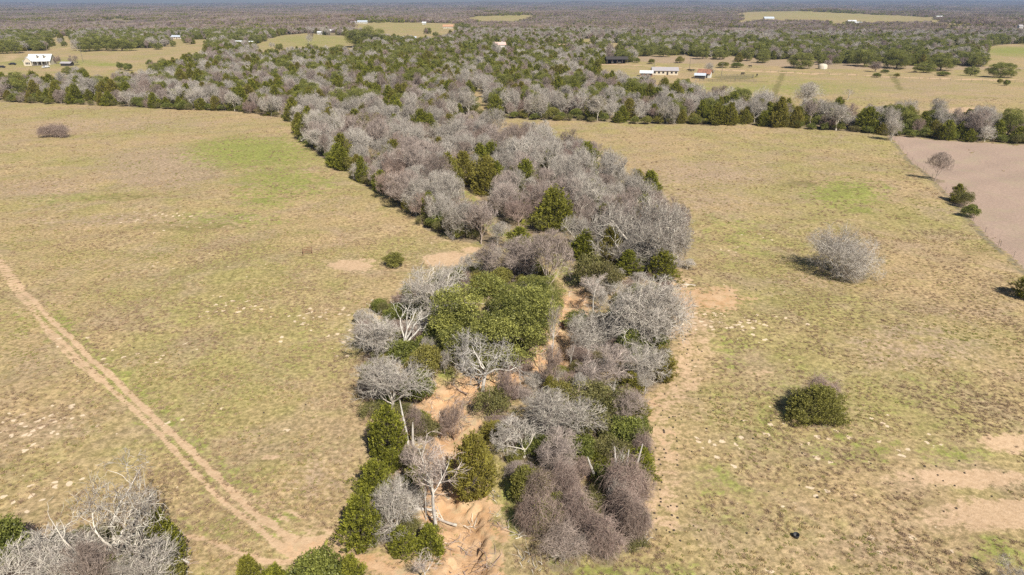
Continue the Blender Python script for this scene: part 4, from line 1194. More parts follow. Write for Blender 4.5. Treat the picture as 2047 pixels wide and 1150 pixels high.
tan_ = (.425, .315, .175); olive = (.345, .295, .125); mauve = (.385, .285, .205); grn = (.265, .28, .08); dark = (.20, .175, .07)
c = k.mix(k.ramp(n_big, .36, .64), tan_, olive)
c = k.mix(k.math('MULTIPLY', k.ramp(n_mid2, .42, .68), .55), c, mauve)
c = k.mix(k.math('MULTIPLY', k.ramp(n_mid, .50, .78), .35), c, grn)
c = k.mix(k.math('MULTIPLY', edge(mv, .25, .7), .75), c, mauve)
c = k.mix(k.math('MULTIPLY', edge(gr, .12, .95, 1.0), .95), c, grn)
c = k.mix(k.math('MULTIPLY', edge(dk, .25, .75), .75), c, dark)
# blade and tussock scale mottling
c = k.mix(k.ramp(n_fine, .30, .72), k.mix(1.0, c, (.60, .61, .54), 'MULTIPLY'), k.mix(1.0, c, (1.30, 1.26, 1.25), 'MULTIPLY'))
c = k.mix(k.ramp(k.noise(1.1, 6, .85, geo), .36, .64), k.mix(1.0, c, (.80, .79, .76), 'MULTIPLY'), k.mix(1.0, c, (1.17, 1.17, 1.17), 'MULTIPLY'))
c = k.mix(k.math('MULTIPLY', k.ramp(n_mic, .56, .72), .55), c, k.mix(1.0, c, (.5, .52, .42), 'MULTIPLY'))
# pink stubble field
pinkc = k.mix(k.ramp(n_fine, .3, .7), (.325, .235, .18), (.435, .315, .24))
pinkc = k.mix(k.math('MULTIPLY', k.ramp(k.noise(.02, 3, .5, geo), .60, .72), .6), pinkc, (.42, .27, .14))
pinkc = k.mix(k.math('MULTIPLY', k.ramp(k.noise(.12, 5, .65, geo, .5), .48, .66), .35), pinkc, (.36, .31, .19))
wvv = k.n("ShaderNodeTexWave"); wvv.inputs['Scale'].default_value = .55; wvv.inputs['Distortion'].default_value = 3.0; wvv.inputs['Detail'].default_value = 3
rot = k.n("ShaderNodeMapping"); rot.inputs['Rotation'].default_value = (0, 0, -.62); k.t.links.new(geo, rot.inputs[0]); k.t.links.new(rot.outputs[0], wvv.inputs[0])
pinkc = k.mix(k.math('MULTIPLY', wvv.outputs['Fac'], .18), pinkc, (.28, .22, .17))
bnd = k.math('MULTIPLY', k.ramp(pk, .02, .3), k.ramp(pk, .5, .98, 1, 0))
c = k.mix(k.math('MULTIPLY', bnd, k.ramp(n_c, .35, .6)), c, (.20, .17, .11))
c = k.mix(k.ramp(k.math('ADD', pk, k.math('MULTIPLY', k.math('SUBTRACT', n_c, .5), 1.0)), .45, .65), c, pinkc)
# woodland floor: leaf litter
lit = k.mix(k.ramp(n_fine, .3, .7), (.17, .13, .085), (.30, .235, .15))
lit = k.mix(k.ramp(n_mid, .52, .66), lit, (.20, .20, .06))
c = k.mix(k.math('MULTIPLY', edge(wo_, .3, .6), .85), c, lit)
# soil
soil = k.mix(k.ramp(n_fine, .3, .7), (.48, .325, .195), (.595, .42, .27))
c = k.mix(k.math('MULTIPLY', edge(di, .24, .60, .5), .92), c, soil)
osoil = k.mix(k.ramp(n_c, .3, .7), (.485, .285, .15), (.585, .395, .24))
osoil = k.mix(k.math('MULTIPLY', k.ramp(n_mic, .5, .7), .45), osoil, (.33, .22, .12))
osoil = k.mix(k.math('MULTIPLY', k.ramp(k.noise(.5, 5, .7, geo, 1.0), .52, .64), .6), osoil, (.40, .34, .2))
c = k.mix(k.math('MULTIPLY', edge(og, .30, .62, .6), .9), c, osoil)
# pale flecks of bare soil
vo = k.n("ShaderNodeTexVoronoi"); vo.voronoi_dimensions = "2D"; vo.inputs['Scale'].default_value = .85; vo.inputs['Randomness'].default_value = 1.0
wv = k.n("ShaderNodeVectorMath", operation='ADD'); nc = k.n("ShaderNodeTexNoise"); nc.inputs['Scale'].default_value = 1.3
k.t.links.new(geo, nc.inputs['Vector']); k.t.links.new(geo, wv.inputs[0]); k.t.links.new(nc.outputs['Color'], wv.inputs[1]); k.t.links.new(wv.outputs[0], vo.inputs['Vector'])
sp2 = k.n("ShaderNodeSeparateColor"); k.t.links.new(vo.outputs['Color'], sp2.inputs[0])
gate = k.math('MULTIPLY', k.math('ADD', k.math('MULTIPLY', fl, 1.15), .16), k.ramp(k.noise(.13, 4, .65, geo), .42, .62))
size = k.math('MULTIPLY', k.ramp(k.math('SUBTRACT', gate, sp2.outputs[0]), -.02, .3), .26)
spot = k.ramp(k.math('SUBTRACT', size, vo.outputs['Distance']), 0, .06)
spot = k.math('MULTIPLY', spot, k.math('SUBTRACT', 1.0, k.math('MAXIMUM', k.ramp(pk, .3, .7), wo_)))
c = k.mix(k.math('MULTIPLY', spot, .85), c, (.72, .57, .40))
bs = k.n("ShaderNodeBsdfPrincipled"); k.val(bs.inputs['Base Color'], c); bs.inputs['Roughness'].default_value = .95
bs.inputs['Specular IOR Level'].default_value = .1
bp = k.n("ShaderNodeBump"); bp.inputs['Strength'].default_value = .55; bp.inputs['Distance'].default_value = .12
hh = k.math('ADD', n_fine, k.math('MULTIPLY', n_mic, .5)); k.t.links.new(hh, bp.inputs['Height']); k.t.links.new(bp.outputs[0], bs.inputs['Normal'])
me.materials.append(k.out(bs.outputs[0]))
go_ = link('ground', me); tag(go_, kind='structure')

# ---------------------------------------------------------------- plain materials
M['white_metal'] = mat_simple('white_metal', (.66, .67, .68), .5)
M['grey_metal'] = mat_simple('grey_metal', (.50, .54, .60), .45)
M['rust_metal'] = mat_simple('rust_metal', (.27, .13, .08), .7, .35, 1.0)
M['cream_wall'] = mat_simple('cream_wall', (.56, .49, .38), .85)
M['white_wall'] = mat_simple('white_wall', (.60, .58, .53), .8)
M['pink_wall'] = mat_simple('pink_wall', (.62, .42, .36), .85)
M['tan_roof'] = mat_simple('tan_roof', (.52, .33, .24), .9)
M['orange_roof'] = mat_simple('orange_roof', (.46, .26, .15), .85)
M['grey_roof'] = mat_simple('grey_roof', (.36, .33, .33), .9)
M['dark_wood'] = mat_simple('dark_wood', (.05, .042, .036), .9)
M['old_wood'] = mat_simple('old_wood', (.20, .165, .13), .9)
M['glass_dark'] = mat_simple('glass_dark', (.03, .035, .045), .12)
M['black_paint'] = mat_simple('black_paint', (.02, .02, .025), .25)
M['white_paint'] = mat_simple('white_paint', (.75, .75, .75), .3)
M['rubber'] = mat_simple('rubber', (.018, .018, .02), .55)
M['hide'] = mat_simple('hide', (.035, .025, .02), .8)
M['rust_pipe'] = mat_simple('rust_pipe', (.20, .09, .05), .8)
M['dung'] = mat_simple('dung', (.055, .04, .028), .95)
M['straw'] = mat_bark('straw', (.46, .345, .19), (.38, .30, .14))
M['weed'] = mat_bark('weed', (.34, .25, .15), (.40, .295, .20))
M['greenblade'] = mat_bark('greenblade', (.25, .26, .075), (.31, .29, .10))

def part(name, mb, mats, parent, smooth=False):
    return link(name, mb.mesh(name, [M[m] for m in mats], smooth), parent)

def gable(mb, w, d, z0, rise, t=.12, over=.5, along_x=True, cx=0, cy=0):
    """two roof slabs with the ridge along x (or y)"""
    for s in (-1, 1):
        L, Hh = w / 2 + over, d / 2 + over
        zb = z0 - rise * over / (d / 2)
        if along_x:
            p = [(-L, s * Hh, zb), (L, s * Hh, zb), (L, 0, z0 + rise), (-L, 0, z0 + rise)]
        else:
            p = [(s * Hh, -L, zb), (s * Hh, L, zb), (0, L, z0 + rise), (0, -L, z0 + rise)]
        p = np.array(p, float) + [cx, cy, 0]
        q = p + [0, 0, t]
        mb.add(np.concatenate([p, q]), [(0, 1, 2, 3), (4, 5, 6, 7), (0, 1, 5, 4), (1, 2, 6, 5), (2, 3, 7, 6), (3, 0, 4, 7)])

def body(mb, w, d, h, rise, along_x=True, cx=0, cy=0):
    mb.box((cx, cy, h / 2), (w, d, h))
    r = rise * .98
    for s in (-1, 1):
        if along_x:
            x_ = cx + s * w / 2; p = [(x_, cy - d / 2, h), (x_, cy, h), (x_, cy + d / 2, h), (x_, cy, h + r)]
            q = [(v[0] - s * .2, v[1], v[2]) for v in p]
        else:
            y_ = cy + s * d / 2; p = [(cx - w / 2, y_, h), (cx, y_, h), (cx + w / 2, y_, h), (cx, y_, h + r)]
            q = [(v[0], v[1] - s * .2, v[2]) for v in p]
        mb.add(p + q, [(0, 1, 2, 3), (4, 5, 6, 7)])

def house(label, px, by, w, d, h, rise, wall, roof, rz=0., wins=4, cat='house', name='house', door=True, chimney=False):
    x, y, z = gp(px, by)
    o = link(name); o.location = (x, y, z - .1); o.rotation_euler = (0, 0, rz)
    m = MB(); body(m, w, d, h, rise); part('wall', m, [wall], o)
    m = MB(); gable(m, w, d, h + .03, rise); rf = part('roof', m, [roof], o)
    if chimney:
        m = MB(); m.box((w * .2, d * .12, h + rise), (.7, .7, 1.6)); part('chimney', m, [wall], rf)
    n = wins + (1 if door else 0)
    for i in range(n):
        xx = -w / 2 + w * (i + .5) / n
        m = MB()
        if door and i == n // 2:
            m.box((xx, -d / 2 - .02, 1.05), (1.0, .06, 2.1)); part('door', m, ['dark_wood'], o)
        else:
            m.box((xx, -d / 2 - .02, min(1.6, h * .58)), (1.2, .06, 1.1)); part('window', m, ['glass_dark'], o)
    tag(o, label, cat)
    return o

# the white farmhouse with two dormers, a front wing and a porch
x, y, z = gp(82, 130)
fh = link('farmhouse'); fh.location = (x, y, z - .1); fh.rotation_euler = (0, 0, .10); tag(fh, 'white metal-roofed farmhouse with two dormers and a front gable, beside the driveway', 'house')
m = MB(); body(m, 14.5, 8.5, 3.2, 4.0, cx=1.2); wl = part('wall', m, ['cream_wall'], fh)
m = MB(); gable(m, 14.5, 8.5, 3.23, 4.0, cx=1.2); rf = part('roof', m, ['white_metal'], fh)
for dx in (.3, 4.6):
    m = MB(); m.box((dx, -1.9, 5.4), (1.5, 1.9, 1.7)); dm = part('dormer', m, ['cream_wall'], fh)
    m = MB(); gable(m, 2.4, 1.5, 6.27, .7, .1, .2, False, dx, -1.9); part('dormer_roof', m, ['white_metal'], dm)
    m = MB(); m.box((dx, -2.88, 5.5), (.8, .06, 1.0)); part('window', m, ['glass_dark'], dm)
m = MB(); body(m, 4.6, 3.4, 3.4, 2.4, False, -4.6, -5.6); part('front_wing', m, ['cream_wall'], fh)
m = MB(); gable(m, 3.4, 4.6, 3.43, 2.4, .12, .4, False, -4.6, -5.6); part('wing_roof', m, ['white_metal'], fh)
for dx in (-5.6, -4.6, -3.6):
    m = MB(); m.box((dx, -7.33, 1.7), (.7, .06, 1.3)); part('window', m, ['glass_dark'], fh)
m = MB(); m.box((-7.6, -1.5, 1.5), (3.2, 4.6, 3.0)); part('side_room', m, ['cream_wall'], fh)
m = MB(); m.box((-7.7, -1.6, 3.1), (3.7, 5.2, .18)); part('side_roof', m, ['white_metal'], fh)
m = MB(); m.box((2.9, -5.5, 2.95), (10.2, 2.6, .14)); pr = part('porch_roof', m, ['white_metal'], fh)
for dx in (-1.8, 1.2, 4.2, 7.6):
    m = MB(); m.box((dx, -6.6, 1.45), (.18, .18, 2.86)); part('porch_post', m, ['white_wall'], fh)
m = MB(); m.box((2.9, -5.5, .2), (10.2, 2.6, .4)); part('porch_floor', m, ['old_wood'], fh)
for dx in (-.6, 4.2, 6.4):
    m = MB(); m.box((dx, -4.29, 1.7), (1.1, .06, 1.3)); part('window', m, ['glass_dark'], fh)
m = MB(); m.box((1.8, -4.29, 1.3), (1.1, .06, 2.2)); part('door', m, ['dark_wood'], fh)

house('small dark-roofed garden shed right of the white farmhouse', 135, 132, 7, 3.5, 2.0, .8, 'dark_wood', 'grey_roof', -.1, 1, 'shed', 'garden_shed', False)
house('cream house cut by the left picture edge behind the driveway oaks', 3, 90, 12, 8, 3, 2.2, 'cream_wall', 'white_metal', 0, 3)
house('long low grey-roofed house below the dark evergreen clump', 357, 78, 15, 7, 2.6, 1.6, 'cream_wall', 'grey_metal', -.12, 4)
house('white building with a row of windows beside the green paddock', 474, 89, 11, 6, 2.8, 1.0, 'white_wall', 'white_metal', 0, 7)
house('small white annex right of the windowed white building', 500, 90, 7, 5, 2.8, 1.0, 'white_wall', 'white_metal', 0, 2, 'annex', 'annex', False)
house('white tin-roofed shed above the green paddock', 667, 66, 13, 8, 2.6, 2.0, 'dark_wood', 'white_metal', .15, 2, 'shed', 'farm_shed')
house('tiny white cabin left of the tin-roofed shed', 641, 69, 7, 5, 2.6, 1.2, 'white_wall', 'white_metal', 0, 2, 'cabin', 'cabin')
house('long pale-roofed barn at the back edge of the tan paddock', 725, 47, 17, 9, 3, 2, 'white_wall', 'grey_metal', 0, 4, 'barn', 'barn')
house('white house left of the long pale-roofed barn', 707, 48, 9, 7, 2.6, 1.8, 'white_wall', 'grey_roof', 0, 4)
house('long blue-grey metal-roofed barn right of the great round oak', 812, 84, 22, 9, 3.0, 2.6, 'dark_wood', 'grey_metal', .06, 5, 'barn', 'barn')
house('small white shack at the right end of the blue-grey barn', 845, 82, 6, 4, 2.2, 1.0, 'white_wall', 'white_metal', 0, 1, 'shack', 'shack')
house('orange-roofed house at the right end of the tan paddock', 896, 57, 17, 10, 3.2, 2.8, 'cream_wall', 'orange_roof', 0, 4, chimney=True)
house('white shed at the top of the tan paddock', 848, 49, 7, 5, 3, 1.5, 'white_wall', 'white_metal', 0, 1, 'shed', 'farm_shed')
house('pinkish-walled house half hidden in the grey trees', 1000, 99, 9, 7, 4.4, 2.0, 'white_wall', 'pink_wall', .2, 3, chimney=True)
house('tan-roofed house beside dark cedars right of centre', 1124, 103, 15, 9, 3.0, 3.2, 'dark_wood', 'tan_roof', .25, 4)
house('little white shed at the left end of the gravel road', 1160, 122, 5, 3.5, 2.3, .9, 'white_wall', 'white_metal', 0, 1, 'shed', 'farm_shed')
house('white ranch house with a long grey roof beside the road', 1328, 149, 15, 8, 2.6, 1.6, 'cream_wall', 'grey_roof', -.08, 5)
house('white metal lean-to left of the ranch house', 1292, 152, 7, 5, 2.0, 1.1, 'rust_metal', 'white_metal', -.2, 2, 'lean-to', 'lean_to')
rb = house('rusty red-roofed barn with a white door end', 1408, 155, 7, 6, 2.6, 2.0, 'white_wall', 'rust_metal', -.45, 1, 'barn', 'barn')
house('grey lean-to shed against the rusty barn', 1399, 157, 5.5, 4, 2.0, .9, 'dark_wood', 'grey_metal', -.3, 1, 'lean-to', 'lean_to', False)
house('pale farmhouse near the skyline on the golden rise', 1588, 21, 22, 12, 4, 4, 'cream_wall', 'tan_roof', 0, 4)
house('white barn near the skyline at the end of the golden field', 1636, 27, 18, 10, 3.5, 3, 'white_wall', 'white_metal', 0, 3, 'barn', 'barn')
house('pale house cluster building below the golden rise', 1702, 46, 16, 9, 3, 2, 'white_wall', 'white_metal', 0, 4)
house('long white shed right of the pale house below the golden rise', 1712, 50, 18, 9, 4, 2, 'white_wall', 'white_metal', 0, 2, 'shed', 'farm_shed')
house('pale green-roofed house below the left end of the golden rise', 1536, 41, 22, 12, 4, 3.5, 'cream_wall', 'grey_metal', 0, 4)
house('white house by the dark oak in the far right woods', 1877, 38, 16, 9, 4, 3, 'white_wall', 'white_metal', 0, 3)
house('white distant farm roof in the far right woods', 1895, 27, 28, 14, 5, 4, 'white_wall', 'white_metal', 0, 3)
house('tall white narrow silo house at the far right', 2036, 66, 5, 5, 9, 2, 'white_wall', 'grey_roof', 0, 1, 'silo house', 'silo_house')

# well house: a small white dome
x, y, z = gp(1644, 138)
o = link('well_house'); o.location = (x, y, z); tag(o, 'small round white tank house beside the road oaks', 'tank house')
m = MB(); n = 20; a_ = np.linspace(0, 2 * math.pi, n, endpoint=False)
prof = [(2.9, 0), (2.9, 2.0), (2.5, 2.7), (1.5, 3.2), (.05, 3.4)]
v = np.array([(r_ * math.cos(t), r_ * math.sin(t), zz) for r_, zz in prof for t in a_])
m.add(v, [(i * n + j, i * n + (j + 1) % n, (i + 1) * n + (j + 1) % n, (i + 1) * n + j) for i in range(4) for j in range(n)])
part('tank', m, ['cream_wall'], o, True)
m = MB(); m.box((0, -2.9, 1.0), (.9, .12, 1.9)); part('door', m, ['white_wall'], o)

# open dark barn with pale cars under it
x, y, z = gp(1232, 127)
ob = link('open_barn'); ob.location = (x, y, z); tag(ob, 'dark open-sided barn at the left end of the gravel road', 'barn')
m = MB(); gable(m, 15, 8, 3.2, 1.5); part('roof', m, ['dark_wood'], ob)
m = MB(); m.box((0, 3.9, 1.6), (15, .15, 3.2)); part('wall', m, ['dark_wood'], ob)
for i in range(5):
    m = MB(); m.box((-7.2 + i * 3.6, -3.8, 1.55), (.2, .2, 3.1)); part('post', m, ['old_wood'], ob)

def vehicle(label, px, by, rz, paint, cat='car', name='parked_car', L=4.7, dx=0):
    x, y, z = gp(px, by)
    o = link(name); o.location = (x + dx, y, z); o.rotation_euler = (0, 0, rz)
    W_ = 1.85
    prof = [(-L / 2, .45), (-L / 2, .95), (-L * .28, 1.02), (-L * .16, 1.5), (L * .22, 1.52), (L * .36, 1.05), (L / 2, .92), (L / 2, .45)]
    m = MB()
    ys = [-W_ / 2, W_ / 2]
    v = [(p[0], yy * (.86 if p[1] > 1.2 else 1), p[1]) for yy in ys for p in prof]
    n = len(prof)
    q = [(i, (i + 1) % n, n + (i + 1) % n, n + i) for i in range(n)]
    q += [(0, 1, 6, 7), (1, 2, 5, 6), (2, 3, 4, 5), (8, 9, 14, 15), (9, 10, 13, 14), (10, 11, 12, 13)]
    m.add(v, q); part('body', m, [paint], o)
    for s in (-1, 1):
        m = MB(); m.box((L * .03, s * W_ * .452, 1.25), (L * .34, .05, .32)); part('side_window', m, ['glass_dark'], o)
    m = MB(); c0 = (-L * .22, 0, 1.27)
    m.add([(-L * .285, -.7, 1.04), (-L * .285, .7, 1.04), (-L * .165, .66, 1.5), (-L * .165, -.66, 1.5)], [(0, 1, 2, 3)]); part('windscreen', m, ['glass_dark'], o).location = (-.02, 0, .015)
    for sx in (-.31, .31):
        for s in (-1, 1):
            m = MB(); a2 = np.linspace(0, 2 * math.pi, 14, endpoint=False)
            v = [(math.cos(t) * .34, yy, math.sin(t) * .34) for yy in (-.11, .11) for t in a2]
            m.add(v, [(i, (i + 1) % 14, 14 + (i + 1) % 14, 14 + i) for i in range(14)])
            for base in (0, 14):
                m.add([v[base + i] for i in range(14)], [(0, 1, 2, 3), (0, 3, 4, 5), (0, 5, 6, 7), (0, 7, 8, 9), (0, 9, 10, 11), (0, 11, 12, 13)])
            w_ = part('wheel', m, ['rubber'], o); w_.location = (L * sx, s * W_ * .46, .34)
    return tag(o, label, cat)
vehicle('black car parked on the driveway left of the farmhouse', 25, 130, .2, 'black_paint')
vehicle('white car parked in front of the farmhouse', 92, 136, 1.3, 'white_paint')
vehicle('silver-white car under the dark open barn, left of two', 1224, 126.5, 1.5, 'white_paint')
vehicle('silver-white car under the dark open barn, right of two', 1238, 126.5, 1.5, 'white_paint')
vehicle('dark pickup at the left picture edge below the driveway', 3, 136, .1, 'black_paint')

def pole(px, by, ty, label):
    x, y, z = gp(px, by); dep = proj(x, y, z)[2]
    h = (by - ty) * dep / FPX / math.cos(PITCH) * .98
    o = link('utility_pole'); o.location = (x, y, z); tag(o, label, 'utility pole', 'utility poles')
    m = MB(); m.tubes(np.array([[[0, 0, -.5], [0, 0, h * .5], [0, 0, h]]]), np.array([[.17, .15, .11]]), 8); part('post', m, ['old_wood'], o, True)
    m = MB(); m.box((0, .14, h - .7), (2.2, .12, .14)); cb = part('crossarm', m, ['old_wood'], o)
    for dx in (-.95, 0, .95):
        m = MB(); m.box((dx, .14, h - .55), (.09, .09, .16)); part('insulator', m, ['white_wall'], cb)
pole(166, 124, 94, 'wooden utility pole in the brown field right of the farmhouse')
pole(1307, 140, 126, 'wooden utility pole behind the ranch house roof')
pole(1378, 143, 118, 'wooden utility pole right of the ranch house')
pole(1442, 153, 128, 'wooden utility pole right of the rusty barn')

def fence(label, pts, spacing, h=1.2, wires=4, rail=False, name='wire_fence', cat='fence', th=.05):
    P = [gp(*p) for p in pts]
    o = link(name); o.location = P[0]; tag(o, label, cat); org = np.array(P[0])
    rows = []
    for i in range(len(P) - 1):
        a0, b0 = np.array(P[i]), np.array(P[i + 1]); L = np.linalg.norm(b0 - a0)
        for t in np.arange(0, L, spacing):
            q = a0 + (b0 - a0) * t / L; q[2] = float(hgt(q[0], q[1])); rows.append(q - org)
    q = np.array(P[-1]); rows.append(q - org)
    rows = rows[:95]
    m = MB(); m.box((0, 0, h / 2 - .15), (th * 1.6, th * 1.6, h + .3)); pm = m.mesh('post', [M['old_wood']])
    for q in rows:
        po = link('post', pm, o); po.location = q; po.rotation_euler = (random.uniform(-.04, .04), random.uniform(-.04, .04), random.uniform(0, 3))
    m = MB(); R = np.array(rows)
    for k_ in range(wires):
        zz = h * (k_ + 1) / (wires + .15)
        for i in range(len(R) - 1):
            m.tubes(np.array([[R[i] + [0, 0, zz], R[i + 1] + [0, 0, zz]]]), np.full((1, 2), .06 if rail else .006), 3)
    part('rail' if rail else 'wire', m, ['old_wood' if rail else 'rust_pipe'], o)
fence('barbed wire fence between the right pasture and the pinkish field', [(1788, 281), (1850, 345), (1876, 370), (1905, 402), (1945, 442), (2000, 492), (2060, 548)], 7.0, 1.1, th=.035)
fence('wire fence along the near side of the gravel road', [(1480, 141), (1640, 150), (1760, 156), (1880, 160), (2047, 166)], 5.0, 1.3, 3, th=.08)
fence('weathered plank corral beside the rusty barn', [(1398, 163), (1470, 163), (1512, 165)], 2.4, 1.5, 3, True, 'corral_fence', 'corral', .07)
fence('wooden pen fence right of the rusty barn', [(1430, 155), (1480, 153), (1505, 154), (1506, 157), (1440, 159)], 2.4, 1.4, 3, True, 'corral_fence', 'corral', .07)

def cow(px, by, rz, label):
    x, y, z = gp(px, by)
    m = MB()
    body_p = np.array([[[-.95, 0, 1.0], [-.85, 0, 1.12], [-.4, 0, 1.08], [.2, 0, 1.0], [.75, 0, 1.12], [1.05, 0, 1.22], [1.35, 0, 1.05], [1.6, 0, .8], [1.85, 0, .55], [1.95, 0, .45]]])
    m.tubes(body_p, np.array([[.08, .32, .40, .44, .38, .26, .20, .16, .11, .06]]), 10)
    for lx in (-.7, .7):
        for ly in (-.22, .22):
            m.tubes(np.array([[[lx, ly, .95], [lx - .04, ly, .6], [lx + .03, ly, .35], [lx, ly, 0]]]), np.array([[.17, .10, .06, .07]]), 6)
    for s in (-1, 1):
        m.tubes(np.array([[[1.55, s * .1, .9], [1.5, s * .32, .93]]]), np.array([[.07, .03]]), 5)
    m.tubes(np.array([[[-.92, 0, 1.15], [-1.02, 0, .8], [-1.0, 0, .45]]]), np.array([[.04, .03, .05]]), 5)
    o = link('cow', m.mesh('cow', [M['hide']], True)); o.location = (x, y, z); o.rotation_euler = (0, 0, rz)
    tag(o, label, 'cow', 'cattle grazing in the far field')
cow(1484, 150, .3, 'dark cow grazing behind the wooden pen, left of two')
cow(1513, 153, 1.2, 'dark cow grazing at the right corner of the wooden pen')
cow(1378, 143, 2.4, 'dark cow near the utility pole by the ranch house')
cow(1384, 143.5, .2, 'dark cow just right of the one at the utility pole')
cow(1500, 135, 3.0, 'dark cow by the roadside fence')

# old iron frame in the left pasture
x, y, z = gp(615, 508)
o = link('feeder_frame'); o.location = (x, y, z); o.rotation_euler = (0, 0, .35); tag(o, 'small rusty iron hay feeder frame standing in the left pasture', 'feeder')
m = MB()
for sx in (-.75, .75):
    for sy in (-.45, .45): m.box((sx, sy, .5), (.06, .06, 1.0))
part('leg', m, ['rust_pipe'], o)
m = MB()
for zz in (.45, .98):
    for sy in (-.45, .45): m.box((0, sy, zz), (1.44, .05, .05))
    for sx in (-.75, .75): m.box((sx, 0, zz), (.05, .84, .05))
for i in range(6): m.box((-.55 + i * .22, -.452, .71), (.03, .03, .5))
part('rail', m, ['rust_pipe'], o)
# old tyre, black tub
def lathe(prof, n=24):
    m = MB(); a_ = np.linspace(0, 2 * math.pi, n, endpoint=False)
    v = np.array([(r_ * math.cos(t), r_ * math.sin(t), zz) for r_, zz in prof for t in a_])
    m.add(v, [(i * n + j, i * n + (j + 1) % n, (i + 1) * n + (j + 1) % n, (i + 1) * n + j) for i in range(len(prof) - 1) for j in range(n)])
    return m
x, y, z = gp(1122, 652)
t = [(.30 + .12 * math.cos(q), .11 + .10 * math.sin(q)) for q in np.linspace(0, 2 * math.pi, 13)]
o = link('old_tyre', lathe(t).mesh('old_tyre', [M['rust_pipe']], True)); o.location = (x, y, z); o.rotation_euler = (.25, .2, 0); tag(o, 'old reddish tyre lying on the grassy creek bed', 'tyre')
x, y, z = gp(1591, 1074)
o = link('feed_tub', lathe([(.02, .04), (.22, .05), (.27, .38), (.30, .40), (.32, .37), (.27, 0), (.02, 0)]).mesh('feed_tub', [M['rubber']], True))
o.location = (x, y, z + .02); o.scale = (.82, .82, .82); o.rotation_euler = (.12, -.1, 0); tag(o, 'black round rubber tub on the right pasture near the bottom', 'tub')

def fallen(px, by, L, rz, seed, label, mat='bark_grey', name='fallen_branch'):
    x, y, z = gp(px, by)
    a_, b_ = gen_bare(seed, L, L * .55, L * .3, 4, [(5, .2, 1., .4, .9, .6, 4, 4), (4, .2, 1., .4, 1., .6, 3, 3)], L * .025, .18, (.2, .7), .6, .02)
    o = link(name, joined(a_, b_).mesh(name, [M[mat], M[mat]])); o.location = (x, y, z + .35); o.rotation_euler = (math.radians(84), 0, rz)
    tag(o, label, name.replace('_', ' '))
fallen(905, 1052, 4.2, -1.75, 401, 'dead fallen branch lying across the head of the orange gully')
fallen(757, 612, 1.8, -1.6, 402, 'small grey dead branch lying on the left pasture')
fallen(372, 1128, 3.0, -2.0, 403, 'dead branch lying right of the dead oak by the narrow path')
fallen(1385, 575, 2.6, -1.5, 404, 'grey brush lying at the top of the cattle trail')
fallen(930, 790, 3.4, -2.4, 405, 'dead branches fallen on the orange bank in front of the white-limbed tree', 'bark_brown')
fallen(858, 848, 2.6, -.9, 406, 'brown fallen branch on the orange bank above the gully', 'bark_brown')
x, y, z = gp(852, 1022)
m = MB(); m.tubes(np.array([[[-.9, 0, .16], [0, .06, .17], [.9, -.04, .15]]]), np.array([[.15, .14, .10]]), 8)
o = link('log', m.mesh('log', [M['bark_white']], True)); o.location = (x, y, z); o.rotation_euler = (0, 0, -.1); tag(o, 'short pale log lying left of the tall white-stemmed tree', 'log')
def poles(px, by, tops, label):
    x, y, z = gp(px, by); dep = proj(x, y, z)[2]
    o = link('dead_tree'); o.location = (x, y, z); tag(o, label, 'dead tree')
    for dx, ty, lean in tops:
        h = (by - ty) * dep / FPX / math.cos(PITCH) * .95
        m = MB(); P = np.array([[[dx, 0, -.3], [dx + lean * .3, .05, h * .35], [dx + lean * .7, 0, h * .7], [dx + lean, .05, h]]])
        m.tubes(P, np.array([[.14, .12, .10, .04]]), 7, 0, np.array([.6])); part('stem', m, ['bark_white'], o, True)
poles(820, 892, [(-.15, 788, -.55), (.25, 838, .15)], 'twin white dead poles standing beside the bronze-tipped cedar')
poles(1245, 985, [(-.5, 878, -.5), (0, 885, .25), (.5, 872, .9)], 'three bleached broken stems rising from the slanting vine mound')
poles(1192, 965, [(0, 905, -.9)], 'leaning pale dead trunk in the gap behind the vine mounds')

# ---------------------------------------------------------------- grass tufts, weeds, dung
def tuft(seed, n, h, spread, mat, name, wd=.012):
    r = np.random.default_rng(seed); m = MB()
    az = r.uniform(0, 6.28, n); s = np.stack([np.cos(az), np.sin(az), az * 0], 1) * r.uniform(0, spread, (n, 1))
    d = unit(np.stack([np.cos(az) * .5, np.sin(az) * .5, np.ones(n)], 1) + .3 * r.normal(size=(n, 3)))
    P = grow(s, d, h * r.uniform(.5, 1.1, n), 2, .15, -.25, r)
    m.tubes(P, wd * np.array([[1., .8, .2]]) * np.ones((n, 1)), 3, 0, np.clip(r.normal(.5, .3, n), 0, 1))
    return source(m.mesh(name, [M[mat]]))
TS = [tuft(1, 26, .24, .22, 'straw', 'tuft_a', .022), tuft(2, 26, .20, .24, 'greenblade', 'tuft_b', .022), tuft(3, 18, .42, .18, 'weed', 'tuft_c', .018), tuft(4, 30, .16, .3, 'weed', 'tuft_d', .02)]
def grid_at(nm, x, y):
    ix = np.clip(np.searchsorted(gx, x), 0, nx - 1); iy = np.clip(np.searchsorted(gy, y), 0, ny - 1)
    return ch[nm][iy, ix]
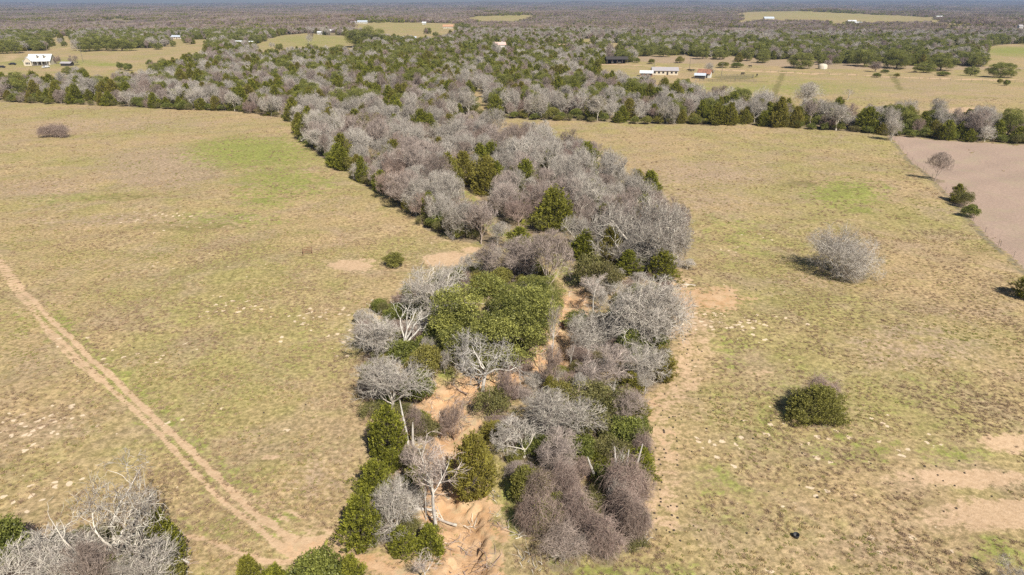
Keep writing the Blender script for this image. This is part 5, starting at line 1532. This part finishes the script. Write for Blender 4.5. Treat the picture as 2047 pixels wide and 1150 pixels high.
def grass(N, y0, y1, s0, name, label, seed):
    r = np.random.default_rng(seed)
    yy = y0 + (y1 - y0) * r.uniform(size=N); xx = r.uniform(-1, 1, N) * (yy * .86 + 22)
    dens = .5 + .35 * noise2(xx, yy, 9, 61) + .3 * noise2(xx, yy, 31, 62)
    bad = np.maximum(grid_at('dirt', xx, yy) * 1.3, grid_at('orange', xx, yy) * .75) + grid_at('pink', xx, yy)
    ok = (r.uniform(size=N) < dens - bad)
    xx, yy = xx[ok], yy[ok]; n = len(xx)
    q = noise2(xx, yy, 24, 63) + r.normal(size=n) * .7 + grid_at('mauve', xx, yy) * .9 - grid_at('green', xx, yy) * 1.2
    idx = np.digitize(q, [-.55, .35, .9])
    idx = np.array([1, 0, 3, 2])[idx]
    s = s0 * r.uniform(.6, 1.35, n)
    scatter_object(name, label, np.stack([xx, yy, hgt(xx, yy)], 1), idx, r.uniform(0, 6.28, n), np.stack([s, s, s], 1), TS)
grass(90000, 30, 125, .62, 'grass', 'dry tufts and weeds over the near pasture', 71)
grass(30000, 125, 320, 1.0, 'grass', 'dry tufts and weeds over the far half of the pasture', 72)

# dead sticks and brush lying through the thicket and down the gully
def sticks(seed):
    r = np.random.default_rng(seed); m = MB(); n = 9
    s_ = np.stack([r.uniform(-.5, .5, n), r.uniform(-.5, .5, n), r.uniform(.02, .15, n)], 1)
    az = r.uniform(0, 6.28, n); d_ = np.stack([np.cos(az), np.sin(az), r.uniform(-.05, .35, n)], 1)
    P = grow(s_, unit(d_), r.uniform(.4, 1.5, n), 4, .22, -.03, r)
    m.tubes(P, np.linspace(.022, .008, 5)[None] * r.uniform(.6, 1.6, (n, 1)), 3, 0, r.uniform(.1, .9, n))
    return source(m.mesh(f'sticks_{seed}', [M[['bark_grey', 'bark_brown', 'bark_mauve'][seed % 3]]]))
SS = [sticks(q) for q in range(501, 507)]
r = np.random.default_rng(83); sx_, sy_ = [], []
for _ in range(170):
    i = r.integers(0, len(GULLY) - 3); t = r.uniform(); q = GULLY[i] * (1 - t) + GULLY[i + 1] * t + r.normal(size=2) * 2.6
    sx_.append(q[0]); sy_.append(q[1])
for P in FILL:
    Pg = np.array([gp(*p)[:2] for p in P]); lo, hi = Pg.min(0), Pg.max(0)
    q = r.uniform(lo, hi, (900, 2)); q = q[inside(q[:, 0], q[:, 1], Pg)]; sx_ += list(q[:, 0]); sy_ += list(q[:, 1])
sx_, sy_ = np.array(sx_), np.array(sy_); n = len(sx_); q = r.uniform(.5, 1.3, n)
scatter_object('brush_litter', 'dead sticks and brush littering the thicket floor and gully', np.stack([sx_, sy_, hgt(sx_, sy_)], 1), r.integers(0, 6, n), r.uniform(0, 6.28, n), np.stack([q, q, q], 1), SS)

r = np.random.default_rng(81); m = MB(); n_d = 0
for (px, py, rx, ry, cnt) in [(1370, 690, 40, 80, 60), (1320, 880, 40, 90, 60), (1340, 1010, 50, 90, 45), (1500, 870, 160, 90, 26), (1560, 1000, 120, 90, 24), (1900, 970, 120, 60, 26), (1500, 580, 110, 30, 40), (1400, 820, 60, 60, 30), (330, 760, 260, 120, 26)]:
    for _ in range(int(cnt * .62)):
        gx_, gy_, gz_ = gp(px + r.normal() * rx * .6, py + r.normal() * ry * .5)
        rr_ = r.uniform(.06, .13); a_ = np.linspace(0, 2 * math.pi, 8, endpoint=False)
        wob = r.uniform(.8, 1.2, 8)
        ring0 = np.stack([gx_ + np.cos(a_) * rr_ * wob, gy_ + np.sin(a_) * rr_ * wob, np.full(8, gz_ + .0)], 1)
        ring1 = np.stack([gx_ + np.cos(a_) * rr_ * .6, gy_ + np.sin(a_) * rr_ * .6, np.full(8, gz_ + .085)], 1)
        m.add(np.concatenate([ring0, ring1]), [(i, (i + 1) % 8, 8 + (i + 1) % 8, 8 + i) for i in range(8)] + [(8, 9, 10, 11), (8, 11, 12, 15), (12, 13, 14, 15)])
tag(link('cattle_dung', m.mesh('cattle_dung', [M['dung']])), 'dark dung pats scattered along the cattle trail and pasture', kind='stuff')

# ---------------------------------------------------------------- air: one closed box of even haze round everything
k = NT('haze_air')
pv = k.n("ShaderNodeVolumePrincipled"); pv.inputs['Color'].default_value = (.50, .67, 1.0, 1); pv.inputs['Density'].default_value = 1.0e-4; pv.inputs['Anisotropy'].default_value = .2
ou = k.n("ShaderNodeOutputMaterial"); k.t.links.new(pv.outputs[0], ou.inputs[1])
m = MB(); zlo = float(Z.min()) - 1.0; zhi = max(float(Z.max()) + 16, 46)
m.box((0, float(gy[-1]) / 2 - 240, (zlo + zhi) / 2), (2 * float(gx[-1]) + 60, float(gy[-1]) + 540, zhi - zlo))
hz = m.mesh('haze', [k.m]); tag(link('haze', hz), 'thin blue haze', kind='stuff')
print('haze box', zlo, zhi, 'objects', len(bpy.data.objects), 'placed', len(HX))
